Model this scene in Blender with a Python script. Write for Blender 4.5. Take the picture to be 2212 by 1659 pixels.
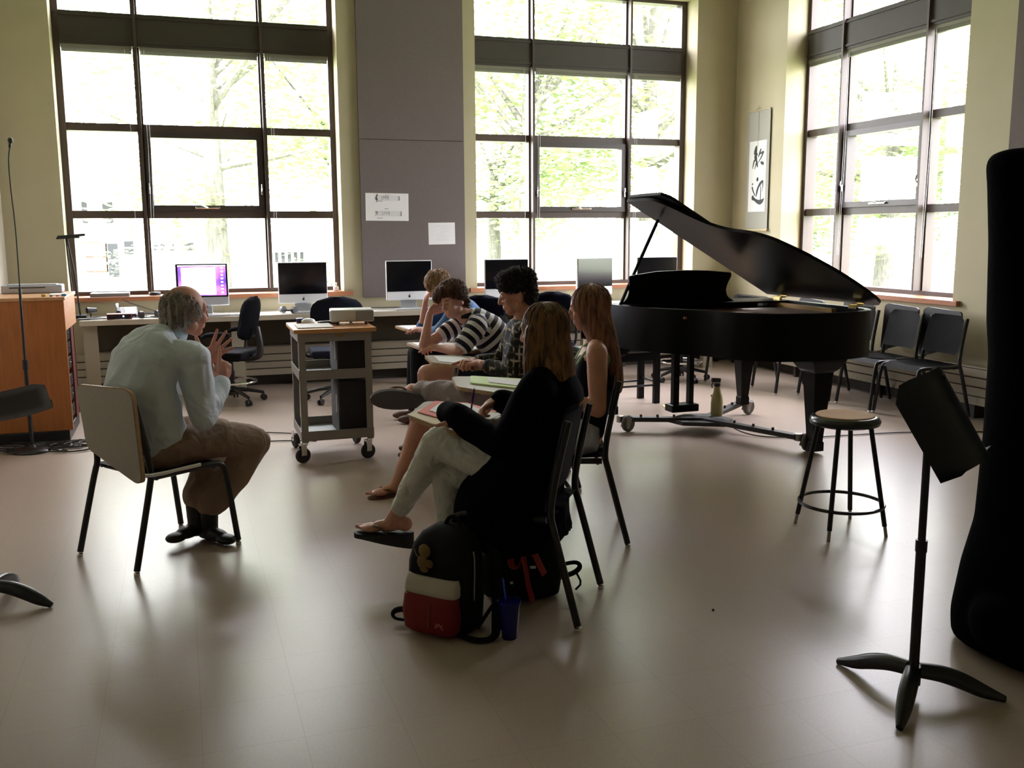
import bpy, bmesh, math, random
from mathutils import Vector, Matrix, noise
from mathutils.bvhtree import BVHTree
for o in list(bpy.data.objects): bpy.data.objects.remove(o)
sc = bpy.context.scene
COL = sc.collection
V = Vector
PI = math.pi
# ------------------------------------------------------------------ camera
F, PIT, ROL, YAW, CAMH = 2085.6, .1554, -.0057, .3288, 1.55
r0 = V((math.cos(YAW), -math.sin(YAW), 0)); fh = V((math.sin(YAW), math.cos(YAW), 0))
fw = fh * math.cos(PIT) - V((0, 0, 1)) * math.sin(PIT)
up0 = fh * math.sin(PIT) + V((0, 0, 1)) * math.cos(PIT)
rt = r0 * math.cos(ROL) + up0 * math.sin(ROL); up = up0 * math.cos(ROL) - r0 * math.sin(ROL)
cd = bpy.data.cameras.new('camera'); cam = bpy.data.objects.new('camera', cd); COL.objects.link(cam)
cam.matrix_world = Matrix(((rt.x, up.x, -fw.x, 0), (rt.y, up.y, -fw.y, 0), (rt.z, up.z, -fw.z, CAMH), (0, 0, 0, 1)))
cd.sensor_width = 36; cd.lens = 36 * F / 2212; cd.clip_start = .05; cd.clip_end = 600
sc.camera = cam
# ------------------------------------------------------------------ world, sun, exposure
w = bpy.data.worlds.new('world'); sc.world = w; w.use_nodes = True
bg = w.node_tree.nodes['Background']; bg.inputs[0].default_value = (.985, .93, 1.03, 1); bg.inputs[1].default_value = 6.0
sd = bpy.data.lights.new('sun', 'SUN'); sun = bpy.data.objects.new('sun', sd); COL.objects.link(sun)
sd.energy = 2.5; sd.angle = .05; sd.color = (1, .97, .9)
sun.rotation_euler = (math.radians(38), 0, math.radians(-38))
sc.view_settings.view_transform = 'Standard'; sc.view_settings.look = 'None'
sc.view_settings.gamma = 1; sc.view_settings.use_curve_mapping = False
sc.view_settings.exposure = 2.0
def portal(loc, rot, sx, sy):
    l = bpy.data.lights.new('window_portal', 'AREA'); l.shape = 'RECTANGLE'; l.size = sx; l.size_y = sy; l.cycles.is_portal = True
    o = bpy.data.objects.new('window_portal', l); COL.objects.link(o); o.location = loc; o.rotation_euler = rot
portal((.306, 10.72, 2.58), (-PI / 2, 0, 0), 2.66, 3.3)
portal((4.45, 10.72, 2.58), (-PI / 2, 0, 0), 2.68, 3.3)
portal((6.78, 7.97, 2.58), (PI / 2, 0, PI / 2), 2.6, 3.3)
cy = sc.cycles
cy.use_denoising = True; cy.max_bounces = 10; cy.diffuse_bounces = 5; cy.glossy_bounces = 4; cy.transparent_max_bounces = 24
cy.sample_clamp_indirect = 8; cy.caustics_reflective = False; cy.caustics_refractive = False
# ------------------------------------------------------------------ materials
MATS = {}
def mat(name, col, rough=.6, metal=0, bump=0, bscale=60, fold=0, var=0, vscale=8, spec=.5, alpha=1, emit=None, es=1, coat=0, stretch=None):
    if name in MATS: return MATS[name]
    m = bpy.data.materials.new(name); m.use_nodes = True; n = m.node_tree.nodes; l = m.node_tree.links
    b = n['Principled BSDF']; b.inputs['Base Color'].default_value = (*col, 1); b.inputs['Roughness'].default_value = rough
    b.inputs['Metallic'].default_value = metal; b.inputs['Specular IOR Level'].default_value = spec
    b.inputs['Coat Weight'].default_value = coat
    tc = n.new('ShaderNodeTexCoord'); src = tc.outputs['Object']
    if stretch:
        mp = n.new('ShaderNodeMapping'); mp.inputs['Scale'].default_value = stretch; l.new(src, mp.inputs[0]); src = mp.outputs[0]
    if var:
        t = n.new('ShaderNodeTexNoise'); t.inputs['Scale'].default_value = vscale; t.inputs['Detail'].default_value = 5; l.new(src, t.inputs['Vector'])
        cr = n.new('ShaderNodeValToRGB'); cr.color_ramp.elements[0].position = .3; cr.color_ramp.elements[1].position = .7
        cr.color_ramp.elements[0].color = (*[c * (1 - var) for c in col], 1); cr.color_ramp.elements[1].color = (*[min(1, c * (1 + var)) for c in col], 1)
        l.new(t.outputs['Fac'], cr.inputs[0]); l.new(cr.outputs[0], b.inputs['Base Color'])
    if bump:
        t = n.new('ShaderNodeTexNoise'); t.inputs['Scale'].default_value = bscale; t.inputs['Detail'].default_value = 4; l.new(src, t.inputs['Vector'])
        bp = n.new('ShaderNodeBump'); bp.inputs['Strength'].default_value = bump; bp.inputs['Distance'].default_value = .01
        l.new(t.outputs['Fac'], bp.inputs['Height']); l.new(bp.outputs[0], b.inputs['Normal'])
    if fold:
        t = n.new('ShaderNodeTexNoise'); t.inputs['Scale'].default_value = fold; t.inputs['Detail'].default_value = 2; t.inputs['Distortion'].default_value = 1.2; l.new(src, t.inputs['Vector'])
        bp = n.new('ShaderNodeBump'); bp.inputs['Strength'].default_value = .55; bp.inputs['Distance'].default_value = .035
        l.new(t.outputs['Fac'], bp.inputs['Height']); l.new(bp.outputs[0], b.inputs['Normal'])
    if emit: b.inputs['Emission Color'].default_value = (*emit, 1); b.inputs['Emission Strength'].default_value = es
    if alpha < 1: b.inputs['Alpha'].default_value = alpha
    MATS[name] = m; return m
def nodes(m): return m.node_tree.nodes, m.node_tree.links, m.node_tree.nodes['Principled BSDF']
wall_m = mat('cream_paint', (.46, .415, .275), .7, bump=.05, bscale=90, var=.03, vscale=3)
white_wall = mat('pale_paint', (.52, .49, .40), .7, bump=.05, bscale=90)
ceil_m = mat('ceiling_tile', (.6, .6, .55), .9, bump=.3, bscale=40)
brown = mat('bronze_frame', (.065, .045, .036), .45, var=.06)
sashm = mat('dark_sash', (.045, .035, .03), .4)
beam_m = mat('spandrel', (.042, .034, .026), .55, var=.06)
blindm = mat('blind_grey', (.2, .19, .15), .6)
sill_m = mat('sill_wood', (.42, .17, .08), .35, var=.2, vscale=20, stretch=(.3, 4, 4))
fabric_pan = mat('acoustic_fabric', (.165, .138, .134), .95, bump=.25, bscale=250, var=.07, vscale=120)
rad_m = mat('radiator_enamel', (.36, .32, .24), .5)
base_m = mat('rubber_base', (.05, .045, .035), .6)
desk_m = mat('laminate_top', (.68, .66, .62), .3, var=.03)
desk_e = mat('laminate_edge', (.52, .46, .36), .4)
white_p = mat('white_plastic', (.75, .76, .78), .3)
alu = mat('aluminium', (.62, .64, .68), .3, metal=.6)
black_p = mat('black_plastic', (.012, .012, .013), .4)
black_s = mat('black_gloss', (.004, .004, .005), .12)
black_f = mat('black_fabric', (.006, .006, .008), .9, bump=.2, bscale=300, spec=.15)
navy_f = mat('navy_fabric', (.007, .009, .02), .85, bump=.2, bscale=300, spec=.2)
chairm = mat('chair_shell', (.0045, .005, .0055), .55, bump=.25, bscale=300, spec=.10)
tubem = mat('black_tube', (.008, .008, .009), .35)
chrome = mat('chrome', (.8, .8, .82), .15, metal=1)
rubber = mat('rubber', (.015, .014, .013), .7)
paper = mat('paper', (.80, .79, .80), .8)
print_m = mat('print_grey', (.33, .33, .36), .8)
ink = mat('ink', (.01, .01, .01), .6)
lam_b = mat('tablet_laminate', (.36, .32, .26), .5, var=.07, vscale=150)
wood_e = mat('tablet_edge', (.38, .22, .10), .5, var=.15, vscale=30)
wood_o = mat('orange_wood', (.46, .155, .04), .4, var=.14, vscale=7, stretch=(6, 6, .6))
wood_l = mat('light_wood', (.62, .33, .16), .35, var=.1, vscale=7, stretch=(6, .6, 6))
cartm = mat('cart_paint', (.26, .235, .22), .5, bump=.05, bscale=200)
cartd = mat('cart_shelf', (.21, .24, .24), .45)
pianom = mat('piano_black', (.002, .002, .002), .34, spec=.16)
brass = mat('brass', (.75, .6, .25), .25, metal=1)
gold_i = mat('piano_plate', (.10, .055, .02), .5, metal=.3)
felt_r = mat('red_brown_felt', (.30, .10, .05), .9)
steel = mat('cast_iron', (.045, .045, .045), .5, metal=.3)
skin = mat('skin_pale', (.62, .33, .25), .55, bump=.04, bscale=150, var=.06, vscale=14)
skin_r = mat('skin_ruddy', (.56, .26, .18), .55, bump=.06, bscale=150, var=.09, vscale=12)
# floor: beige vinyl tile, waxed
fm = mat('vinyl_tile', (.40, .345, .29), .2, spec=.46)
n_, l_, b_ = nodes(fm)
tc = n_.new('ShaderNodeTexCoord'); mp = n_.new('ShaderNodeMapping'); mp.inputs['Location'].default_value = (.015, -.12, 0)
l_.new(tc.outputs['Object'], mp.inputs[0])
br = n_.new('ShaderNodeTexBrick'); br.offset = 0; br.inputs['Scale'].default_value = 1; br.inputs['Brick Width'].default_value = .305; br.inputs['Row Height'].default_value = .305
br.inputs['Mortar Size'].default_value = .0013; br.inputs['Mortar Smooth'].default_value = .3; br.inputs['Bias'].default_value = 0
br.inputs['Color1'].default_value = (.445, .345, .275, 1); br.inputs['Color2'].default_value = (.43, .335, .27, 1); br.inputs['Mortar'].default_value = (.37, .275, .20, 1)
l_.new(mp.outputs[0], br.inputs['Vector'])
ns = n_.new('ShaderNodeTexNoise'); ns.inputs['Scale'].default_value = 130; ns.inputs['Detail'].default_value = 6; l_.new(tc.outputs['Object'], ns.inputs['Vector'])
mx = n_.new('ShaderNodeMix'); mx.data_type = 'RGBA'; mx.blend_type = 'MULTIPLY'; mx.inputs[0].default_value = .35
l_.new(br.outputs['Color'], mx.inputs[6]); l_.new(ns.outputs['Color'], mx.inputs[7])
hs = n_.new('ShaderNodeHueSaturation'); hs.inputs['Value'].default_value = 1.18; hs.inputs['Saturation'].default_value = .9; l_.new(mx.outputs[2], hs.inputs['Color']); l_.new(hs.outputs[0], b_.inputs['Base Color'])
n2 = n_.new('ShaderNodeTexNoise'); n2.inputs['Scale'].default_value = 3.2; n2.inputs['Detail'].default_value = 3; l_.new(tc.outputs['Object'], n2.inputs['Vector'])
mr = n_.new('ShaderNodeMapRange'); mr.inputs[3].default_value = .285; mr.inputs[4].default_value = .31; l_.new(n2.outputs['Fac'], mr.inputs[0]); l_.new(mr.outputs[0], b_.inputs['Roughness'])
n3 = n_.new('ShaderNodeTexNoise'); n3.inputs['Scale'].default_value = 14; l_.new(tc.outputs['Object'], n3.inputs['Vector'])
bp = n_.new('ShaderNodeBump'); bp.inputs['Strength'].default_value = .10; bp.inputs['Distance'].default_value = .004; l_.new(n3.outputs['Fac'], bp.inputs['Height']); l_.new(bp.outputs[0], b_.inputs['Normal'])
# window glass
gm = bpy.data.materials.new('window_glass'); gm.use_nodes = True; gn = gm.node_tree.nodes; gl = gm.node_tree.links
gn.remove(gn['Principled BSDF']); tr = gn.new('ShaderNodeBsdfTransparent'); tr.inputs[0].default_value = (.97, 1, .98, 1)
go = gn.new('ShaderNodeBsdfGlossy'); go.inputs['Roughness'].default_value = .02; 
ms = gn.new('ShaderNodeMixShader'); ms.inputs[0].default_value = .06; gl.new(tr.outputs[0], ms.inputs[1]); gl.new(go.outputs[0], ms.inputs[2]); gl.new(ms.outputs[0], gn['Material Output'].inputs[0])
# ------------------------------------------------------------------ mesh helpers
class MB:
    def __init__(s): s.bm = bmesh.new()
    def _x(s, vs, M):
        if M: bmesh.ops.transform(s.bm, matrix=M, verts=vs)
        return vs
    def box(s, c, size, rot=None, bev=0, seg=2):
        g = bmesh.ops.create_cube(s.bm, size=1); vs = g['verts']
        bmesh.ops.scale(s.bm, vec=size, verts=vs)
        if bev:
            es = list({e for v in vs for e in v.link_edges})
            vs = bmesh.ops.bevel(s.bm, geom=es, offset=bev, segments=seg, affect='EDGES', profile=.6)['verts']
        M = Matrix.Translation(c) @ (rot.to_4x4() if rot else Matrix())
        s._x(vs, M); return s
    def bx(s, x0, x1, y0, y1, z0, z1, bev=0):
        return s.box(((x0 + x1) / 2, (y0 + y1) / 2, (z0 + z1) / 2), (abs(x1 - x0), abs(y1 - y0), abs(z1 - z0)), None, bev)
    def rb(s, c, size, rot=None, bev=.01, seg=3):
        return s.box(c, size, rot, bev, seg)
    def cyl(s, a, b, r, r2=None, n=14):
        a = V(a); b = V(b); d = b - a; q = d.to_track_quat('Z', 'Y').to_matrix().to_4x4()
        g = bmesh.ops.create_cone(s.bm, cap_ends=True, segments=n, radius1=r, radius2=r if r2 is None else r2, depth=d.length)
        s._x(g['verts'], Matrix.Translation((a + b) / 2) @ q); return s
    def ball(s, c, r, sub=2, sc=None, rot=None):
        g = bmesh.ops.create_icosphere(s.bm, subdivisions=sub, radius=1)
        rr = (r, r, r) if sc is None else sc
        M = Matrix.Translation(c) @ (rot.to_4x4() if rot else Matrix()) @ Matrix.Diagonal((*rr, 1))
        s._x(g['verts'], M); return s
    def tube(s, pts, r, n=10, sm=0, rz=None, cyc=False):
        pts = [V(p) for p in pts]
        rs = list(r) if isinstance(r, (list, tuple)) else [r] * len(pts)
        for _ in range(sm):
            q = []; t = []
            m = len(pts)
            for i in range(m if cyc else m - 1):
                j = (i + 1) % m
                if not cyc and i == 0: q.append(pts[0]); t.append(rs[0])
                if cyc or i > 0: q.append(pts[i].lerp(pts[j], .25)); t.append(rs[i] * .75 + rs[j] * .25)
                if cyc or i < m - 2: q.append(pts[i].lerp(pts[j], .75)); t.append(rs[i] * .25 + rs[j] * .75)
                if not cyc and i == m - 2: q.append(pts[-1]); t.append(rs[-1])
            pts, rs = q, t
        m = len(pts); rings = []; prev = None
        for i in range(m):
            d = (pts[(i + 1) % m] - pts[i - 1]) if cyc else (pts[min(i + 1, m - 1)] - pts[max(i - 1, 0)])
            if d.length < 1e-9: d = V((0, 0, 1))
            d.normalize()
            if prev is None:
                u = d.orthogonal().normalized()
            else:
                u = (prev - d * prev.dot(d))
                u = u.normalized() if u.length > 1e-6 else d.orthogonal().normalized()
            prev = u; v = d.cross(u)
            k = rz if rz else 1
            rings.append([s.bm.verts.new(pts[i] + u * math.cos(2 * PI * a / n) * rs[i] + v * math.sin(2 * PI * a / n) * rs[i] * k) for a in range(n)])
        for i in range(m if cyc else m - 1):
            A = rings[i]; B = rings[(i + 1) % m]
            for a in range(n): s.bm.faces.new((A[a], A[(a + 1) % n], B[(a + 1) % n], B[a]))
        if not cyc:
            s.bm.faces.new(rings[0][::-1]); s.bm.faces.new(rings[-1])
        return s
    def lathe(s, prof, c=(0, 0, 0), n=28, M=None):
        rings = []
        vs = []
        for r, z in prof:
            R = [s.bm.verts.new(V(c) + V((math.cos(2 * PI * a / n) * r, math.sin(2 * PI * a / n) * r, z))) for a in range(n)]
            rings.append(R); vs += R
        for A, B in zip(rings, rings[1:]):
            for a in range(n): s.bm.faces.new((A[a], A[(a + 1) % n], B[(a + 1) % n], B[a]))
        s.bm.faces.new(rings[0][::-1]); s.bm.faces.new(rings[-1])
        s._x(vs, M); return s
    def prism(s, pts, h, M=None):
        """2D outline (x,y) extruded from z=0 to z=h, then moved by M"""
        A = [s.bm.verts.new((p[0], p[1], 0)) for p in pts]; B = [s.bm.verts.new((p[0], p[1], h)) for p in pts]
        n = len(pts)
        s.bm.faces.new(A[::-1]); s.bm.faces.new(B)
        for i in range(n): s.bm.faces.new((A[i], A[(i + 1) % n], B[(i + 1) % n], B[i]))
        s._x(A + B, M); return s
    def loft(s, secs, n=24, cap=True):
        rings = []
        for c, A, B in secs:
            c = V(c); A = V(A); B = V(B)
            rings.append([s.bm.verts.new(c + A * math.cos(2 * PI * a / n) + B * math.sin(2 * PI * a / n)) for a in range(n)])
        for A, B in zip(rings, rings[1:]):
            for a in range(n): s.bm.faces.new((A[a], A[(a + 1) % n], B[(a + 1) % n], B[a]))
        if cap: s.bm.faces.new(rings[0][::-1]); s.bm.faces.new(rings[-1])
        return s
    def quad(s, *p): s.bm.faces.new([s.bm.verts.new(q) for q in p]); return s
    def chain(s, pts, rs):
        """rounded tapered limb"""
        pts = [V(p) for p in pts]
        for i, p in enumerate(pts): s.ball(p, rs[i], 2)
        for i in range(len(pts) - 1):
            if (pts[i + 1] - pts[i]).length > 1e-4: s.cyl(pts[i], pts[i + 1], rs[i], rs[i + 1], 16)
        return s
    def mesh(s, name):
        for f in s.bm.faces: pass
        bmesh.ops.recalc_face_normals(s.bm, faces=s.bm.faces[:])
        me = bpy.data.meshes.new(name); s.bm.to_mesh(me); s.bm.free(); return me
    def build(s, name, m, parent=None, smooth=False):
        return link(name, s.mesh(name), m, parent, smooth)
def link(name, me, m, parent=None, smooth=False, ang=40):
    o = bpy.data.objects.new(name, me); COL.objects.link(o)
    if m: me.materials.append(m)
    if smooth:
        for p in me.polygons: p.use_smooth = True
        if smooth != 'all':
            try: me.set_sharp_from_angle(angle=math.radians(ang))
            except Exception: pass
    if parent: o.parent = parent
    return o
def tag(o, label, cat, group=None, kind=None):
    o['label'] = label; o['category'] = cat
    if group: o['group'] = group
    if kind: o['kind'] = kind
    return o
def struct(o):
    o['kind'] = 'structure'; return o
def thing(name, label, cat, loc=(0, 0, 0), rz=0, group=None):
    o = bpy.data.objects.new(name, None); COL.objects.link(o); o.location = loc; o.rotation_euler = (0, 0, rz)
    o.empty_display_size = .1
    return tag(o, label, cat, group)
def copy_tree(o, parent=None, **kw):
    c = o.copy(); COL.objects.link(c); c.parent = parent
    for ch in list(o.children): copy_tree(ch, c)
    return c
def dup(o, loc, rz, label):
    c = copy_tree(o); c.location = loc; c.rotation_euler = (0, 0, rz); c['label'] = label; return c
def facing(f): return math.atan2(-f[0], f[1])
def RZ(a): return Matrix.Rotation(a, 3, 'Z')
def R3(x, y, z):
    from mathutils import Euler
    return Euler((x, y, z)).to_matrix()
def text(s, size, name, m, M, parent, ext=.0008):
    cu = bpy.data.curves.new(name, 'FONT'); cu.body = s; cu.size = size; cu.extrude = ext; cu.align_x = 'CENTER'; cu.align_y = 'CENTER'
    t = bpy.data.objects.new(name, cu); COL.objects.link(t)
    me = bpy.data.meshes.new_from_object(t); bpy.data.objects.remove(t)
    me.transform(M); return link(name, me, m, parent)
# ------------------------------------------------------------------ room shell
WY, WX, LX, NY, CH = 10.27, 6.31, -1.55, -3.0, 5.2
GY, GX = 10.60, 6.64
b = MB().bx(LX - .3, GX + .1, NY - .3, GY + .1, -.12, 0); struct(b.build('floor', fm))
b = MB().bx(LX - .3, GX + .1, NY - .3, GY + .1, CH, CH + .15); struct(b.build('ceiling', ceil_m))
ZB, ZT = .93, 4.20
def wall_with_holes(name, axis, a0, a1, p0, p1, holes, m):
    b = MB()
    def put(u0, u1, z0, z1):
        if axis == 'x': b.bx(u0, u1, p0, p1, z0, z1)
        else: b.bx(p0, p1, u0, u1, z0, z1)
    cur = a0
    for h0, h1 in holes:
        put(cur, h0, 0, CH); put(h0, h1, 0, ZB - .0); put(h0, h1, ZT, CH); cur = h1
    put(cur, a1, 0, CH)
    struct(b.build(name, m))
wall_with_holes('wall_back', 'x', LX - .3, WX + .5, WY, GY + .1, [(-1.03, 1.635), (3.105, 5.785)], wall_m)
wall_with_holes('wall_right', 'y', NY - .3, WY, WX, GX + .1, [(6.68, 9.27)], wall_m)
struct(MB().bx(LX - .3, LX, NY - .3, WY, 0, CH).build('wall_left', white_wall))
struct(MB().bx(LX, WX, NY - .3, NY, 0, CH).build('wall_front', white_wall))
# windows. u = along wall from frame edge, built facing -y (room side), origin at left frame edge on the glass plane
def window(name, us, z1=3.674, z2=3.30, ztop=4.16):
    """us: opening left, glass-left, mullion 1, mullion 2, glass-right, opening right"""
    W = thing(name, '', ''); del W['label'], W['category']; W['kind'] = 'structure'
    o0, g0, m1, m2, g1, o1 = us
    b = MB()
    fd0, fd1 = -.07, .06
    b.bx(o0, g0, fd0, fd1, ZB, ZT); b.bx(g1, o1, fd0, fd1, ZB, ZT)
    b.bx(g0, g1, fd0, fd1, ZB, .99); b.bx(g0, g1, fd0, fd1, ztop, ZT)
    for z in (2.60, 1.752):
        b.bx(g0, m1 - .03, fd0 + .02, fd1, z - .037, z + .037); b.bx(m1 + .03, m2 - .03, fd0 + .02, fd1, z - .037, z + .037); b.bx(m2 + .03, g1, fd0 + .02, fd1, z - .037, z + .037)
    b.build('window_frame', brown, W)
    for m in (m1, m2):
        b = MB(); b.bx(m - .03, m + .03, -.04, .06, ZB, ZT); b.bx(m - .012, m + .012, -.13, -.04, .99, ZT); b.build('mullion', brown, W)
    b = MB(); b.bx(g0, g1, -.10, .05, 3.37, z1); b.bx(g0, g1, -.115, -.10, 3.40, 3.42); b.bx(g0, g1, -.115, -.10, 3.63, 3.65); b.build('spandrel_panel', beam_m, W)
    for a, c in ((g0, m1 - .03), (m1 + .03, m2 - .03), (m2 + .03, g1)):
        b = MB(); b.bx(a + .005, c - .005, -.09, -.05, 3.335, 3.37)
        for k in range(4): b.bx(a + .01, c - .01, -.085, -.055, 3.30 + k * .009, 3.305 + k * .009)
        b.build('raised_blind', blindm, W)
    # awning sash in the centre bay
    s0, s1, q0, q1 = m1 + .03, m2 - .03, 1.789, 2.563
    b = MB(); t = .055
    b.bx(s0, s0 + t, -.08, .03, q0, q1); b.bx(s1 - t, s1, -.08, .03, q0, q1); b.bx(s0 + t, s1 - t, -.08, .03, q0, q0 + t); b.bx(s0 + t, s1 - t, -.08, .03, q1 - t, q1)
    sh = b.build('awning_sash', sashm, W)
    mid = (s0 + s1) / 2
    b = MB(); b.rb((mid, -.095, q0 + .03), (.24, .02, .018), None, .006); b.tube([(mid, -.1, q0 + .03), (mid - .04, -.13, q0 + .05), (mid - .10, -.12, q0 + .075)], .007); b.build('crank_handle', chrome, sh)
    for sx in (s0 + .02, s1 - .02):
        b = MB(); b.rb((sx, -.09, q0 + .2), (.02, .025, .07), None, .006); b.tube([(sx, -.1, q0 + .2), (sx, -.12, q0 + .23), (sx, -.11, q0 + .27)], .006); b.build('sash_latch', chrome, sh)
    b = MB()
    for x in (m1 - .1, m1 + .05, m2 + .06, m2 + .085, m1 + .075):
        b.tube([(x, -.10, 3.34), (x + .012, -.105, 2.4), (x - .01, -.11, 1.3)], .0022, 5)
    b.build('blind_cord', white_p, W)
    for a, c in ((g0, m1), (m1, m2), (m2, g1)):
        MB().quad((a, .004, .99), (c, .004, .99), (c, .004, ztop), (a, .004, ztop)).build('window_pane', gm, W)
    return W
w1 = window('window_1', (-1.03, -.968, -.2915, .904, 1.58, 1.635)); w1.location = (0, GY, 0)
w2 = window('window_2', (3.105, 3.165, 3.850, 5.046, 5.722, 5.785)); w2.location = (0, GY, 0)
w3 = window('window_3', (-9.27, -9.22, -8.601, -7.405, -6.75, -6.68)); w3.location = (GX, 0, 0); w3.rotation_euler = (0, 0, -PI / 2)
# sills (stained wood boards)
def sill(name, x0, x1, rot=False):
    b = MB()
    if not rot:
        b.bx(x0 - .09, x1 + .09, WY - .045, WY, .905, .95, .004); b.bx(x0 + .002, x1 - .002, WY, GY - .07, .93, .95)
    else:
        b.bx(WX - .045, WX, x0 - .09, x1 + .09, .905, .95, .004); b.bx(WX, GX - .07, x0 + .002, x1 - .002, .93, .95)
    struct(b.build(name, sill_m))
sill('trim_1', -1.03, 1.635); sill('trim_2', 3.105, 5.785); sill('trim_3', 6.68, 9.27, True)
for nm, args in (('baseboard_back', (LX, WX, WY - .012, WY, 0, .11)), ('baseboard_right', (WX - .012, WX, NY, WY - .012, 0, .11)), ('baseboard_left', (LX, LX + .012, NY, WY - .012, 0, .11))):
    struct(MB().bx(*args).build(nm, base_m))
# pier panel covered in fabric
t = thing('acoustic_panel', 'tall mauve-grey fabric acoustic panel on the pier between two windows', 'wall panel', (2.4, WY - .002, 0))
b = MB(); b.bx(-.57, .56, -.045, 0, .88, 2.517, .004); b.build('lower_panel', fabric_pan, t)
b = MB(); b.bx(-.57, .56, -.045, 0, 2.521, 4.9, .004); b.build('upper_panel', fabric_pan, t)
o = MB().bx(WX - .045, WX, 3.9, 6.15, .93, 4.9, .004).build('wall_panel', fabric_pan); tag(o, 'mauve-grey fabric panel on the right wall behind the tall black cover', 'wall panel')
# convector covers
def convector(name, label, x0, x1, y0, y1, face):
    t = thing(name, label, 'radiator', ((x0 + x1) / 2, (y0 + y1) / 2, 0))
    cx, cy_ = (x0 + x1) / 2, (y0 + y1) / 2
    b = MB()
    if face == 'y':
        for k in range(4): b.bx(x0 - cx, x1 - cx, y0 - cy_, y0 + .02 - cy_, .118 + k * .0735, .118 + k * .0735 + .062)
        core = MB().bx(x0 - cx, x1 - cx, y0 - cy_ + .018, y1 - cy_, .12, .40)
        b.bx(x0 - cx, x1 - cx, y0 - cy_, y1 - cy_, .402, .412)
    else:
        for k in range(4): b.bx(x0 - cx, x0 + .02 - cx, y0 - cy_, y1 - cy_, .118 + k * .0775, .118 + k * .0775 + .066)
        core = MB().bx(x0 - cx + .018, x1 - cx, y0 - cy_, y1 - cy_, .12, .42)
        b.bx(x0 - cx, x1 - cx, y0 - cy_, y1 - cy_, .424, .434)
    b.build('cover', rad_m, t); core.build('core', base_m, t)
    n = int(max(x1 - x0, y1 - y0) / 1.2)
    for k in range(n + 1):
        q = k / n; b = MB()
        if face == 'y': b.bx(x0 - cx + (x1 - x0 - .03) * q, x0 - cx + (x1 - x0 - .03) * q + .03, y0 - cy_ + .02, y1 - cy_, 0, .12)
        else: b.bx(x0 - cx + .02, x1 - cx, y0 - cy_ + (y1 - y0 - .03) * q, y0 - cy_ + (y1 - y0 - .03) * q + .03, 0, .12)
        b.build('foot', base_m, t)
convector('radiator', 'long cream convector cover with grooves along the wall under the desk', -1.4, 6.1, 10.12, WY - .013, 'y')
convector('radiator', 'cream convector cover with grooves along the right wall behind the chairs', 6.17, WX - .013, 2.5, 10.0, 'x')
# ------------------------------------------------------------------ desk along the back wall
t = thing('computer_desk', 'long white-topped counter along the back wall under the windows', 'desk', (2.3, 9.95, 0))
b = MB(); b.bx(-3.2, 3.55, -.27, .30, .735, .77); b.build('desktop', desk_m, t)
b = MB(); b.bx(-3.2, 3.55, -.305, -.27, .722, .772, .004); b.build('front_edge', desk_e, t)
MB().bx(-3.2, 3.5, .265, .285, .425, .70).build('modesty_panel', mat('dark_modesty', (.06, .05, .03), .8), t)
for x in (-3.12, -1.8, .1, 1.9, 3.4):
    MB().bx(x - .06, x + .06, -.24, -.16, 0, .733).build('leg', rad_m, t)
for x in (-1.75, 1.05):
    b = MB(); b.rb((x + .1, .255, .55), (.14, .02, .085), None, .006); f = b.build('outlet_box', mat('outlet_grey', (.14, .13, .11), .5), t)
    for k in (-.03, .03): MB().cyl((x + .1 + k, .2455, .55), (x + .1 + k, .241, .55), .018).build('socket', black_p, f)
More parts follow.
